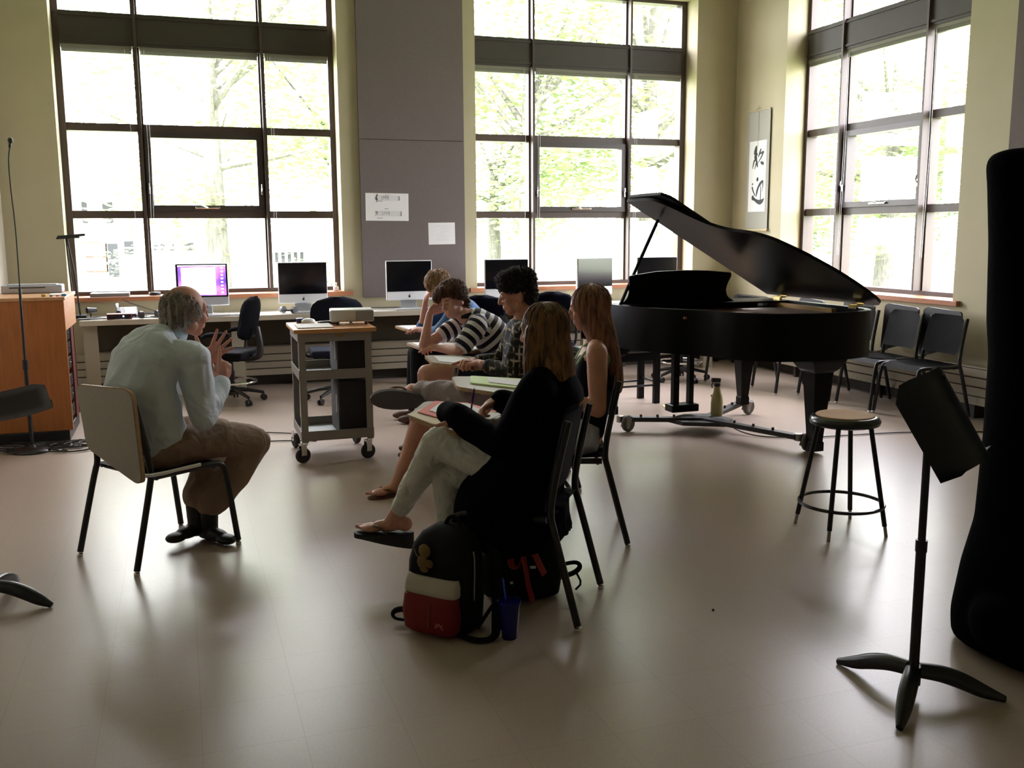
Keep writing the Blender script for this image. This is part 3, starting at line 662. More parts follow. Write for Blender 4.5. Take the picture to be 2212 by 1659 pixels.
t = thing('remote_control', 'flat black remote with grey buttons beside the projector', 'remote', (.985, 6.93, .919), .2)
MB().rb((0, 0, .009), (.15, .05, .016), None, .004).build('housing', black_p, t)
b = MB(); [b.rb((-.05 + i * .02, j * .014, .018), (.011, .007, .004), None, .001, 1) for i in range(6) for j in (-1, 0, 1)]; b.build('button', mat('button_grey', (.4, .42, .42), .5), t)
t = thing('pen_cup', 'small dark blue round object at the back left of the cart top', 'container', (.80, 7.06, .919))
b = MB(); b.lathe([(.028, 0), (.03, .004), (.03, .03), (.022, .034), (0, .034)]); b.build('body', mat('dark_blue', (.02, .03, .12), .2), t, True)
# ------------------------------------------------------------------ task chairs
def task_chair(ring=False, arms=True):
    t = thing('office_chair', '', 'chair')
    b = MB()
    for k in range(5):
        a = 2 * PI * k / 5 + .3; c_, s_ = math.cos(a), math.sin(a)
        b.tube([(0, 0, .125), (c_ * .12, s_ * .12, .115), (c_ * .29, s_ * .29, .075)], [.026, .02, .014], 8, 1)
    b.cyl((0, 0, .07), (0, 0, .15), .034); b.build('star_base', black_p, t, True)
    for k in range(5):
        a = 2 * PI * k / 5 + .3; c_, s_ = math.cos(a), math.sin(a)
        b = MB()
        for q in (-.014, .014): b.cyl((c_ * .29 - s_ * (q - .008), s_ * .29 + c_ * (q - .008), .029), (c_ * .29 - s_ * (q + .008), s_ * .29 + c_ * (q + .008), .029), .029, None, 18)
        b.cyl((c_ * .29, s_ * .29, .03), (c_ * .29, s_ * .29, .075), .008); b.build('caster', black_p, t, True)
    sz = .46
    b = MB(); b.cyl((0, 0, .14), (0, 0, sz - .06), .022); b.cyl((0, 0, .14), (0, 0, .3), .03); b.build('gas_column', tubem, t)
    if ring:
        b = MB(); b.tube([(math.cos(a) * .225, math.sin(a) * .225, .20) for a in [2 * PI * i / 28 for i in range(28)]], .010, 8, 0, None, True)
        for a in (0, 2.1, 4.2): b.tube([(math.cos(a) * .03, math.sin(a) * .03, .21), (math.cos(a) * .225, math.sin(a) * .225, .20)], .007)
        b.build('foot_ring', chrome, t, True)
    b = MB(); b.rb((0, .02, sz), (.48, .46, .07), None, .033, 4); b.rb((0, 0, sz - .05), (.2, .24, .03), None, .008); b.build('seat', navy_f if not ring else black_f, t, True)
    b = MB()
    n = 13; grid = []
    z0 = sz + .13
    for i in range(n):
        u = i / (n - 1); row = []
        hw = .24 * math.sqrt(max(.05, 1 - (2 * u - 1) ** 4)); 
        for j in range(n):
            q = -1 + 2 * j / (n - 1); row.append(b.bm.verts.new((q * hw, -.20 - .09 * u ** 2 + .05 * q * q - .03 * math.sin(PI * u), z0 + .40 * u)))
        grid.append(row)
    for i in range(n - 1):
        for j in range(n - 1): b.bm.faces.new((grid[i][j], grid[i + 1][j], grid[i + 1][j + 1], grid[i][j + 1]))
    bmesh.ops.solidify(b.bm, geom=b.bm.faces[:], thickness=.05)
    bmesh.ops.bevel(b.bm, geom=[e for e in b.bm.edges if len(e.link_faces) == 2 and e.calc_face_angle() > 1], offset=.018, segments=3, affect='EDGES'); b.build('backrest', navy_f if not ring else black_f, t, True)
    b = MB(); b.tube([(0, -.05, sz - .05), (0, -.26, sz - .045), (0, -.30, sz + .04), (0, -.27, sz + .25)], [.02, .022, .02, .016], 10, 2, 1.6); b.build('back_support', black_p, t, True)
    if arms:
        for s in (-1, 1):
            b = MB(); b.tube([(s * .22, 0, sz - .04), (s * .29, -.02, sz - .03), (s * .30, -.03, sz + .12), (s * .29, -.06, sz + .19)], .014, 10, 2); ar = b.build('armrest', black_p, t, True)
            b = MB(); b.tube([(s * .29, -.13, sz + .20), (s * .29, -.05, sz + .205), (s * .285, .08, sz + .20), (s * .28, .14, sz + .175)], [.02, .026, .026, .018], 10, 1, .6); b.build('arm_pad', black_f, ar, True)
    return t
tr_ = task_chair(True); tr_.location = (.40, 9.25, 0); tr_.rotation_euler = (0, 0, facing((-.9, .45))); tr_['label'] = 'black drafting chair with a chrome foot ring, seen side-on beyond the man\'s hands'
tr_['group'] = 'office chairs at the counter'
t5 = dup(tr_, (4.95, 9.0, 0), facing((.5, .8)), 'drafting chair with a chrome foot ring seen under the piano')
tc0 = task_chair(False); tc0.location = (1.34, 9.02, 0); tc0.rotation_euler = (0, 0, facing((.05, 1))); tc0['label'] = 'black office chair pushed to the counter behind the cart and projector'; tc0['group'] = 'office chairs at the counter'
dup(tc0, (2.62, 8.72, 0), facing((.1, 1)), 'dark office chair between the striped student and the curly-haired student')
dup(tc0, (3.42, 8.95, 0), facing((.15, 1)), 'dark office chair right of the curly-haired student\'s head')
# ------------------------------------------------------------------ equipment cabinet (left)
t = thing('equipment_cabinet', 'orange wooden equipment cabinet with open rack side at the left edge', 'cabinet', (-1.16, 8.35, 0))
# local: front face at y=-.40 (towards camera)
MB().bx(-.36, .30, -.43, .32, .0, .085, .01).build('plinth', black_p, t)
b = MB(); b.bx(-.37, .325, -.43, -.405, .085, 1.07, .003); b.build('front_panel', wood_o, t)
b = MB(); b.bx(-.38, .335, -.44, .36, 1.07, 1.095, .004); b.build('top', wood_l, t)
b = MB(); b.bx(.305, .325, -.405, .36, .84, 1.07); b.build('side_rail', wood_l, t)
b = MB(); b.bx(-.37, -.35, -.405, .36, .085, 1.07); b.bx(-.35, .305, .34, .36, .085, 1.07); b.build('back_panel', mat('dark_red_wood', (.10, .02, .012), .5), t)
b = MB(); b.bx(.27, .30, .15, .36, .085, .84); b.build('side_panel', mat('dark_red_wood', (.10, .02, .012), .5), t)
for k, z in enumerate((.12, .25, .36, .50, .62, .73)):
    b = MB(); b.bx(-.2, .29, -.36, .14, z, z + .09, .003); u = b.build('rack_unit', black_p, t)
    b = MB(); b.cyl((.29, -.3, z + .045), (.305, -.3, z + .045), .014); b.cyl((.29, -.24, z + .045), (.302, -.24, z + .045), .010); b.rb((.295, .02, z + .05), (.006, .02, .01), None, .002, 1); b.build('knob', alu if k in (1, 3) else black_p, u)
t = thing('printer', 'low pale grey printer on top of the orange cabinet', 'printer', (-1.12, 8.60, 1.096), .0)
b = MB(); b.rb((0, 0, .032), (.44, .20, .064), None, .012, 3); b.build('body', mat('printer_grey', (.42, .45, .52), .45), t, True)
b = MB(); b.rb((0, -.02, .067), (.36, .12, .008), None, .003); b.build('lid', mat('printer_grey', (.42, .45, .52), .45), t)
b = MB(); b.rb((-.03, -.102, .045), (.26, .004, .008), None, .001, 1); b.build('paper_slot', black_p, t)
for lab, c_, x, col, s_ in (('small yellow pencil case on the cabinet top', 'case', -.98, (.5, .38, .05), .03), ('small dark round tin on the cabinet top', 'tin', -.93, (.05, .03, .08), .016), ('small orange bottle cap shape on the cabinet top', 'cap', -.885, (.55, .15, .03), .016), ('small blue marker pen on the cabinet top', 'marker', -.84, (.08, .28, .5), .03)):
    tag(MB().rb((x, 8.02, 1.096 + s_ * .3), (s_, .04, s_ * .6), RZ(.2), s_ * .2, 2).build(c_, mat(lab, col, .5)), lab, c_)
tag(MB().rb((-.90, 8.25, 1.099), (.12, .20, .004), RZ(.1), .001, 1).build('paper_stack', paper), 'white papers on the right corner of the cabinet top', 'paper')
# microphone stand
t = thing('microphone_stand', 'tall thin black microphone stand in front of the orange cabinet', 'microphone stand', (-1.085, 7.62, 0))
b = MB(); b.lathe([(.13, 0), (.135, .006), (.12, .02), (.03, .032), (.018, .05), (0, .05)]); b.build('base', black_p, t, True)
b = MB(); b.cyl((0, 0, .03), (0, 0, .62), .014); b.cyl((0, 0, .62), (.005, 0, 1.18), .0095); b.cyl((0, 0, .60), (0, 0, .67), .019); b.build('pole', tubem, t)
b = MB(); b.tube([(.005, 0, 1.17), (.012, 0, 1.6), (.0, 0, 1.9), (.002, 0, 2.08), (.02, 0, 2.17)], .0045, 8, 2); b.build('gooseneck', tubem, t)
b = MB(); b.cyl((.017, 0, 2.15), (.022, 0, 2.19), .010); b.ball((.024, 0, 2.20), .02, 2, (.019, .019, .022)); b.build('microphone', black_p, t, True)
# cables on floor behind the man
b = MB(); random.seed(11)
for k in range(16):
    x = -1.4 + random.random() * .2; y = 7.55 + random.random() * .42; p = []
    for j in range(9):
        p.append((x, y, .008 + random.random() * .012)); x += random.uniform(.02, .13); y += random.uniform(-.08, .075); y = max(7.42, min(7.86, y)); x = min(x, -.5)
    b.tube(p, .0055, 6, 2)
for k in range(5):
    cx, cy2, r_ = -.95 + k * .12, 7.66, .09 + .015 * k
    b.tube([(cx + r_ * math.cos(a) * 1.4, cy2 + r_ * math.sin(a), .02 + .004 * k) for a in [2 * PI * i / 16 for i in range(16)]], .0055, 6, 0, None, True)
tag(b.build('cable_heap', black_p), 'heap of black cables on the floor at the foot of the orange cabinet', 'cable', kind='stuff')
b = MB(); b.tube([(-.6, 7.55, .008), (-.2, 7.5, .008), (.2, 7.25, .008), (.5, 7.35, .008), (.75, 7.30, .008), (.9, 7.2, .01)], .0045, 6, 3); tag(b.build('cable', black_p), 'thin black cable on the floor running from the cabinet to the cart', 'cable')
b = MB(); b.tube([(.2, 7.9, .008), (.45, 7.75, .008), (.8, 7.55, .008), (1.0, 7.4, .01)], .0045, 6, 3); tag(b.build('cable', black_p), 'second thin cable on the floor behind the cart wheel', 'cable')
b = MB(); b.tube([(4.0, 6.75, .25), (4.03, 6.7, .1), (4.0, 6.3, .008), (4.3, 6.05, .008), (4.9, 6.0, .008), (5.3, 5.95, .008), (6.2, 5.6, .008)], .005, 6, 3); tag(b.build('cable', black_p), 'thin cable looping on the floor from under the piano to the right wall', 'cable')
# ------------------------------------------------------------------ grand piano
P = thing('grand_piano', 'black grand piano with its lid propped open, standing on a wheeled dolly', 'piano', (3.80, 6.25, 0))
px0, py0 = 3.80, 6.25
def L(x, y, z=0): return (x - px0, y - py0, z)
def smooth2(pts, it=2):
    for _ in range(it):
        q = [pts[0]]
        for i in range(len(pts) - 1):
            a, c = pts[i], pts[i + 1]
            if i > 0: q.append((a[0] * .75 + c[0] * .25, a[1] * .75 + c[1] * .25))
            if i < len(pts) - 2: q.append((a[0] * .25 + c[0] * .75, a[1] * .25 + c[1] * .75))
        q.append(pts[-1]); pts = q
    return pts
side = smooth2([(3.05, 7.20), (3.05, 6.60), (3.08, 6.32), (3.20, 6.08), (3.40, 5.86), (3.46, 5.62), (3.62, 5.40), (3.90, 5.33), (4.20, 5.33), (4.46, 5.42), (4.55, 5.62), (4.54, 6.0), (4.54, 7.20)], 3)
n = len(side)
def offset(pts, d):
    out = []
    for i, p in enumerate(pts):
        a = pts[max(i - 1, 0)]; c = pts[min(i + 1, len(pts) - 1)]
        t_ = V((c[0] - a[0], c[1] - a[1])); t_.normalize(); nrm = V((-t_.y, t_.x)); out.append((p[0] + nrm.x * d, p[1] + nrm.y * d))
    return out
inn = offset(side, .045)
b = MB()
O0 = [b.bm.verts.new(L(*p, .70)) for p in side]; O1 = [b.bm.verts.new(L(*p, 1.015)) for p in side]; I0 = [b.bm.verts.new(L(*p, .70)) for p in inn]; I1 = [b.bm.verts.new(L(*p, 1.015)) for p in inn]
for i in range(n - 1):
    for A, B in ((O0, O1), (O1, I1), (I1, I0), (I0, O0)): b.bm.faces.new((A[i], A[i + 1], B[i + 1], B[i]))
for i in (0, n - 1): b.bm.faces.new((O0[i], O1[i], I1[i], I0[i]))
bmesh.ops.bevel(b.bm, geom=[e for e in b.bm.edges if e.calc_face_angle(0) > 1.2], offset=.004, segments=2, affect='EDGES')
b.build('rim', pianom, P, True)
b = MB(); b.prism([L(*p)[:2] for p in inn], .02, Matrix.Translation((0, 0, .90))); b.build('soundboard', mat('soundboard_wood', (.42, .22, .09), .5), P)
pl = offset(side, .09); pl = [p for p in pl if p[1] < 6.7]
b = MB(); b.prism([L(*p)[:2] for p in pl], .012, Matrix.Translation((0, 0, .935))); pt = b.build('iron_plate', gold_i, P)
b = MB(); b.bx(.60, .64, -.45, .35, .945, 1.0); b.build('inner_ledge', mat('inner_rim_wood', (.55, .34, .12), .4), P)
b = MB(); b.bx(-.50, .5, -.30, .30, .95, .965); b.build('damper_rail', felt_r, P)
b = MB()
for k in range(44):
    x = 3.20 + k * .0285; y1 = 5.62 + max(0, (3.75 - x)) * 1.1
    b.cyl(L(x, 6.62, .969), L(min(x + .10, 4.42), y1, .969), .0012, None, 4)
b.build('string', mat('string_steel', (.5, .45, .38), .3, metal=1), pt)
b = MB(); b.bx(-.71, .71, .52, .90, .70, .76); b.build('keybed', pianom, P)
MB().bx(-.75, -.66, .55, .95, .70, .93, .012).build('key_arm', pianom, P); MB().bx(.66, .75, .55, .95, .70, .93, .012).build('key_arm', pianom, P)
b = MB()
for k in range(52): b.bx(-.615 + k * .0237, -.615 + k * .0237 + .0222, .72, .87, .762, .782)
b.build('white_key', mat('ivory', (.7, .68, .6), .3), P)
b = MB()
for k in range(51):
    if k % 7 in (0, 2, 3, 5, 6): b.bx(-.597 + k * .0237, -.597 + k * .0237 + .011, .70, .80, .782, .795)
b.build('black_key', black_s, P)
b = MB(); b.rb((0, .60, .90), (1.32, .03, .22), R3(.1, 0, 0), .005); b.build('fallboard', pianom, P)
b = MB(); b.bx(-.68, .70, .22, .58, 1.0, 1.014, .002); b.build('music_shelf', pianom, P)
# music desk: wide panel with curved ends, leaning back slightly
b = MB(); cx_ = 3.60
prof = [(-.505, 0), (-.44, .03), (-.42, .10), (-.425, .19), (-.43, .215), (-.2, .245), (.05, .25), (.25, .243), (.44, .225), (.445, .20), (.42, .15), (.405, .09), (.43, .03), (.50, 0)]
b.prism(rounded(prof, .03, 4), .015, Matrix.Translation(L(cx_, 6.61, 1.014)) @ Matrix.Rotation(PI / 2 + .12, 4, 'X')); b.build('music_desk', pianom, P)
# lid: same outline, hinged on the spine and raised 30 degrees
ANG = math.radians(30)
def lidp(x, y, h):  # h = height above lid plane
    d = 4.55 - x
    return L(4.55 - d * math.cos(ANG) + h * math.sin(ANG), y, 1.04 + d * math.sin(ANG) + h * math.cos(ANG))
ls = [(3.07, 6.84)] + smooth2([(3.07, 6.75), (3.07, 6.45), (3.14, 6.33), (3.40, 6.20), (3.52, 6.02), (3.55, 5.80), (3.62, 5.64), (3.74, 5.55), (3.90, 5.47), (4.08, 5.42), (4.28, 5.40), (4.50, 5.42), (4.56, 5.50), (4.55, 5.62)], 2) + [(4.55, 6.84)]
b = MB(); A = [b.bm.verts.new(lidp(p[0], p[1], 0)) for p in ls]; B = [b.bm.verts.new(lidp(p[0], p[1], .022)) for p in ls]
b.bm.faces.new(A[::-1]); b.bm.faces.new(B)
for i in range(len(ls)): b.bm.faces.new((A[i], A[(i + 1) % len(ls)], B[(i + 1) % len(ls)], B[i]))
lid = b.build('lid', pianom, P, True, )
fl = [(3.06, 6.83), (3.06, 6.30), (3.12, 6.24), (4.45, 6.24), (4.53, 6.32), (4.53, 6.83)]
b = MB(); A = [b.bm.verts.new(lidp(p[0], p[1], .030)) for p in fl]; B = [b.bm.verts.new(lidp(p[0], p[1], .052)) for p in fl]
b.bm.faces.new(A[::-1]); b.bm.faces.new(B)
for i in range(6): b.bm.faces.new((A[i], A[(i + 1) % 6], B[(i + 1) % 6], B[i]))
b.build('front_flap', pianom, lid)
for y in (6.60, 5.68):
    b = MB(); b.rb(L(4.515, y, 1.035), (.05, .09, .012), None, .002, 1); b.cyl(L(4.55, y - .045, 1.045), L(4.55, y + .045, 1.045), .010); b.rb(L(4.49, y, 1.02), (.02, .09, .03), None, .002, 1); b.build('hinge', brass, P)
b = MB(); b.tube([L(3.09, 6.56, 1.0), L(3.18, 6.60, 1.15), L(3.49, 6.74, 1.64)], .013, 8); b.build('prop_stick', pianom, P)
def pleg(x, y, zb, lab=None, s=1.0):
    b = MB()
    def sq(z, w_, d_): return [b.bm.verts.new(L(x + i * w_ / 2, y + j * d_ / 2, z)) for i, j in ((-1, -1), (1, -1), (1, 1), (-1, 1))]
    secs = [sq(z, a * s, a * s) for z, a in ((zb, .075), (zb + .06, .075), (zb + .07, .065), (.45, .105), (.58, .125), (.60, .16), (.66, .22), (.69, .24))]
    for A, B in zip(secs, secs[1:]):
        for i in range(4): b.bm.faces.new((A[i], A[(i + 1) % 4], B[(i + 1) % 4], B[i]))
    b.bm.faces.new(secs[0][::-1]); b.bm.faces.new(secs[-1]); b.build('leg', pianom, P)
pleg(3.20, 6.92, .115, s=1.05); pleg(4.42, 6.95, .115, s=1.05); pleg(4.17, 5.62, .02, s=1.2)
b = MB(); b.bx(-.14, -.09, .50, .55, .19, .72); b.bx(.0, .04, .50, .55, .19, .72); b.bx(-.17, .07, .46, .59, .13, .19, .01); b.rb((-.05, .52, .68), (.3, .1, .06), None, .01); ly = b.build('lyre', pianom, P)
b = MB()
for k in (-1, 0, 1): b.rb((-.05 + k * .07, .64, .14), (.035, .12, .012), R3(.15, 0, 0), .005)
b.build('pedal', brass, ly)
# dolly
t = thing('piano_dolly', 'dark steel three-armed dolly with large casters under the piano', 'dolly', (3.95, 6.72, 0))
dl = lambda x, y, z: (x - 3.95, y - 6.72, z)
hub = (3.82, 6.56)
for (x, y) in ((3.22, 6.80), (4.12, 5.74), (4.50, 7.10)):
    b = MB(); a = V((hub[0], hub[1], .105)); e = V((x, y, .105)); d = (e - a); ang = math.atan2(d.y, d.x); m_ = (a + e) / 2
    b.rb(dl(m_.x, m_.y, .095), (d.length, .07, .035), RZ(ang), .004, 1)
    for q in (.35, .55, .75): b.cyl(dl(*(a.lerp(e, q).xy), .11), dl(*(a.lerp(e, q).xy), .132), .010, None, 6)
    arm = b.build('arm', steel, t)
    wx, wy = x + .03, y - .05
    b = MB(); b.cyl(dl(x, y, .07), dl(x, y, .12), .03)
    for s in (-1, 1): b.rb(dl(wx, wy + s * .028, .075), (.05, .005, .09), R3(0, .3, 0), .002, 1)
    cs = b.build('caster_fork', mat('galvanised', (.4, .39, .36), .45, metal=.7), arm)
    b = MB(); b.lathe([(.01, -.02), (.055, -.02), (.064, -.012), (.066, 0), (.064, .012), (.055, .02), (.01, .02)], (0, 0, 0), 26, Matrix.Translation(dl(wx + .015, wy, .066)) @ Matrix.Rotation(.35, 4, 'Z') @ Matrix.Rotation(PI / 2, 4, 'X'))
    b.build('wheel', mat('grey_wheel', (.10, .095, .08), .6), cs, True)
b = MB(); b.prism([dl(*p, 0)[:2] for p in ((3.58, 6.70), (3.62, 6.52), (3.9, 6.36), (4.05, 6.50), (4.02, 6.76), (3.8, 6.82))], .03, Matrix.Translation((0, 0, .065))); b.build('hub_plate', steel, t)
# spray bottle on dolly
t = thing('spray_bottle', 'cloudy yellow spray bottle with a black trigger standing on the piano dolly', 'bottle', (3.94, 6.56, .115))
b = MB(); b.lathe([(.0, 0), (.04, 0), (.047, .01), (.047, .11), (.042, .15), (.03, .19), (.024, .22), (.022, .235), (0, .235)], (0, 0, 0), 24); b.build('bottle_body', mat('cloudy_yellow', (.50, .48, .22), .35), t, True)
b = MB(); b.cyl((0, 0, .235), (0, 0, .26), .024); b.rb((-.012, 0, .285), (.075, .026, .035), R3(0, .1, 0), .006); b.tube([(-.035, 0, .275), (-.05, 0, .25), (-.045, 0, .225)], .005); b.build('trigger', black_p, t)
# bench
t = thing('piano_bench', 'black piano bench with a padded top behind the piano\'s left side', 'bench', (3.72, 7.95, 0), .05)
b = MB(); b.rb((0, 0, .50), (.76, .37, .055), None, .018, 3); b.build('cushion', mat('bench_vinyl', (.01, .014, .013), .25), t, True)
b = MB(); b.bx(-.36, .36, -.165, .165, .40, .475); b.build('apron', pianom, t)
for i in (-1, 1):
    for j in (-1, 1): MB().bx(i * .335 - .028, i * .335 + .028, j * .145 - .022, j * .145 + .022, 0, .42, .003).build('leg', pianom, t)
b = MB(); b.cyl((-.33, -.145, .17), (.33, -.145, .17), .010); b.cyl((-.33, .145, .17), (.33, .145, .17), .010); b.cyl((-.335, -.14, .20), (-.335, .14, .20), .010); b.cyl((.335, -.14, .20), (.335, .14, .20), .010); b.build('stretcher', tubem, t)
# ------------------------------------------------------------------ stool
t = thing('lab_stool', 'tall four-legged stool with a round tan seat beside the piano tail', 'stool', (3.20, 4.07, 0), .15)
b = MB(); b.lathe([(0, .612), (.15, .612), (.168, .604), (.178, .588), (.172, .570), (.155, .562), (.05, .565), (0, .565)][::-1], (0, 0, 0), 40); b.build('seat_rim', mat('stool_black', (.006, .006, .009), .22), t, True)
b = MB(); b.lathe([(.0, .610), (.143, .610), (.147, .614), (.143, .618), (0, .618)], (0, 0, 0), 40); b.build('seat_disc', mat('hardboard', (.50, .31, .16), .75, var=.06, spec=.2), t, True)
for k in range(4):
    a = PI / 4 + k * PI / 2 - .25; c_, s_ = math.cos(a), math.sin(a)
    b = MB(); b.cyl((c_ * .13, s_ * .13, .565), (c_ * .222, s_ * .222, .055), .0125); lg = b.build('leg', tubem, t, True)
    b = MB(); b.cyl((c_ * .222, s_ * .222, .06), (c_ * .232, s_ * .232, 0), .009); b.build('leg_extension', mat('zinc', (.35, .33, .32), .4, metal=.6), lg, True)
b = MB(); b.tube([(math.cos(a) * .212, math.sin(a) * .212, .15) for a in [2 * PI * i / 36 for i in range(36)]], .009, 8, 0, None, True); b.build('foot_ring', mat('stool_black', (.006, .006, .009), .22), t, True)
# ------------------------------------------------------------------ music stands
def stand(label, loc, rz, foot_angles, zd, foot_r=.27, tops=None):
    t = thing('music_stand', label, 'music stand', loc, rz)
    b = MB(); b.cyl((0, 0, .05), (0, 0, .52), .0165); b.cyl((0, 0, .5), (0, 0, zd), .0125); b.cyl((0, 0, .50), (0, 0, .54), .019); b.build('pole', tubem, t, True)
    b = MB(); b.cyl((0, 0, .035), (0, 0, .10), .024)
    for a in foot_angles:
        c_, s_ = math.cos(a), math.sin(a); pts = []
        rs = [.028, .031, .031, .026, .012]
        for q, zz in ((.02, .085), (.09, .080), (.16, .058), (.22, .030), (foot_r, .010)): pts.append((c_ * q, s_ * q, zz))
        b.tube(pts, rs, 10, 2, .75)
    b.build('base', tubem, t, True)
    return t
t = stand('black music stand at the right with its curved desk tilted back', (2.27, 2.47, 0), 0, [math.atan2(.24, -.08), math.atan2(-.22, -.25), math.atan2(-.15, .24)], .92, .29)
# desk plate: width direction wd, height direction hd
wd = V((.81, .59, 0)).normalized(); top = V((2.18, 2.475, 1.085)) - V((2.27, 2.47, 0)); bot = V((2.375, 2.445, .785)) - V((2.27, 2.47, 0)); hd = top - bot; nr = wd.cross(hd).normalized()
if nr.x < 0: nr = -nr
def desk_plate(t, c_bot, hd, wd, nr, W_=.50, curve=.075, lip=.065):
    b = MB(); n = 15; m = 5; grid = []
    for j in range(m):
        v = j / (m - 1); row = []
        for i in range(n):
            u = -1 + 2 * i / (n - 1); cut = .16 * max(0, (abs(u) - .8) / .2) ** 2
            vv = v * (1 - cut) if v > .5 else v
            row.append(b.bm.verts.new(c_bot + hd * vv + wd * (u * W_ / 2) + nr * (curve * (1 - u * u))))
        grid.append(row)
    for j in range(m - 1):
        for i in range(n - 1): b.bm.faces.new((grid[j][i], grid[j][i + 1], grid[j + 1][i + 1], grid[j + 1][i]))
    bmesh.ops.solidify(b.bm, geom=b.bm.faces[:], thickness=.003)
    p = b.build('desk', mat('stand_desk', (.012, .015, .013), .33), t, True)
    b = MB(); A = []; B = []
    for i in range(n):
        u = -1 + 2 * i / (n - 1); q = c_bot + wd * (u * W_ / 2) + nr * (curve * (1 - u * u)); A.append(b.bm.verts.new(q)); B.append(b.bm.verts.new(c_bot + wd * (u * W_ / 2 * .98) - nr * lip + hd.normalized() * .004))
    for i in range(n - 1): b.bm.faces.new((A[i], A[i + 1], B[i + 1], B[i]))
    bmesh.ops.solidify(b.bm, geom=b.bm.faces[:], thickness=.003); b.build('lip', mat('stand_lip', (.015, .02, .011), .5), p)
    return p
desk_plate(t, bot, hd, wd, nr, .52, .095, -.065)
b = MB(); b.rb(V((.012, .0, .905)), (.03, .03, .05), RZ(.6), .006); b.build('tilt_joint', black_p, t)
b = MB(); b.cyl(top * .9 + bot * .1 + nr * .092, top * .9 + bot * .1 + nr * .102, .009, None, 10); b.build('rivet', black_p, t)
t = stand('black music stand cut off by the left picture edge', (-.83, 4.42, 0), 0, [math.atan2(.3, .07), math.atan2(-.10, .2), PI], .90, .27)
hd = V((.0, -.24, .155)); desk_plate(t, V((.02, .10, .815)), hd, V((1, .02, 0)), V((0, -.54, -.84)).normalized(), .52, .05, .035)
# ------------------------------------------------------------------ tall covered instrument, right edge
def loft_obj(secs, name, m, parent, n=24): return MB().loft(secs, n).build(name, m, parent, True)
t = thing('covered_instrument', 'very tall black cloth cover over an upright instrument at the right edge', 'instrument cover', (2.95, 2.62, 0))
clm = mat('black_cloth', (.002, .002, .0025), .95, bump=.3, bscale=30, spec=.03)
b = MB(); prof = [(.02, 2.67, 3.34, .30), (.12, 2.66, 3.36, .31), (.30, 2.70, 3.36, .30), (.47, 2.745, 3.34, .28), (.80, 2.745, 3.30, .25), (1.1, 2.72, 3.26, .22), (1.23, 2.70, 3.24, .21), (1.5, 2.665, 3.18, .18), (1.7, 2.635, 3.12, .16), (1.78, 2.618, 3.10, .155), (1.81, 2.64, 3.05, .13), (1.825, 2.70, 3.0, .09)]
secs = []
for z, x0, x1, d_ in prof: secs.append((((x0 + x1) / 2 - 2.95, 0, z), ((x1 - x0) / 2, 0, 0), (0, d_, 0)))
b.loft(secs, 40)
for v in b.bm.verts: v.co += V((0, 0, 0)) if v.co.z > 1.6 else V((1, 0, 0)) * .012 * noise.noise(v.co * 5)
b.ball((2.735 - 2.95, -.09, .16), 1, 3, (.125, .14, .12)); b.ball((2.80 - 2.95, -.12, .07), 1, 3, (.13, .15, .08))
COVER = (b, t, clm)
# ------------------------------------------------------------------ bags and cup
t = thing('backpack', 'black backpack with a red pocket and cream band standing on the floor', 'backpack', (.93, 3.55, 0), -.85)
blk = mat('pack_black', (.006, .006, .007), .8, bump=.2, bscale=120, spec=.2)
def rsec(z, w_, d_, y=0, x=0, n=28, k=4):
    c = []
    for i in range(n):
        a = 2 * PI * i / n; ca, sa = math.cos(a), math.sin(a); r = (abs(ca) ** k + abs(sa) ** k) ** (-1 / k); c.append((x + ca * r * w_ / 2, y + sa * r * d_ / 2, z))
    return c
def rloft(b, secs):
    R = [[b.bm.verts.new(p) for p in s] for s in secs]
    for A, B in zip(R, R[1:]):
        for i in range(len(A)): b.bm.faces.new((A[i], A[(i + 1) % len(A)], B[(i + 1) % len(A)], B[i]))
    b.bm.faces.new(R[0][::-1]); b.bm.faces.new(R[-1]); return b
b = MB(); rloft(b, [rsec(0, .22, .15), rsec(.015, .27, .19), rsec(.15, .285, .21), rsec(.28, .275, .20, .005), rsec(.345, .25, .17, .01), rsec(.385, .20, .13, .02), rsec(.41, .12, .08, .03), rsec(.415, .04, .03, .03)]); b.build('main_body', blk, t, True)
b = MB(); rloft(b, [rsec(.012, .20, .06, -.095), rsec(.03, .235, .09, -.10), rsec(.10, .245, .11, -.10), rsec(.165, .235, .085, -.098), rsec(.172, .22, .06, -.095)]); b.build('front_pocket', mat('pack_red', (.17, .004, .004), .7, bump=.2, bscale=20), t, True)
b = MB(); rloft(b, [rsec(.168, .236, .075, -.092), rsec(.178, .242, .082, -.093), rsec(.21, .24, .07, -.09), rsec(.235, .23, .04, -.088)]); b.build('cream_band', mat('pack_cream', (.48, .42, .36), .8, bump=.2, bscale=60), t, True)
b = MB(); b.rb((.02, -.153, .10), (.006, .004, .09), R3(0, .05, 0), .001, 1); b.build('pocket_zip', mat('zip_brown', (.16, .06, .04), .6), t)
b = MB(); b.prism([(x * .00042, y * .00042) for x, y in ((-50, 30), (-35, 8), (-50, -30), (-18, -12), (0, 12), (20, -14), (52, -32), (36, 6), (50, 30), (20, 16), (0, 34), (-20, 14))], .002, Matrix.Translation((.065, -.150, .065)) @ Matrix.Rotation(PI / 2, 4, 'X')); b.build('stitched_mark', mat('mark_pink', (.35, .09, .08), .6), t)
pm = mat('patch_brown', (.15, .085, .025), .8, bump=.3, bscale=90)
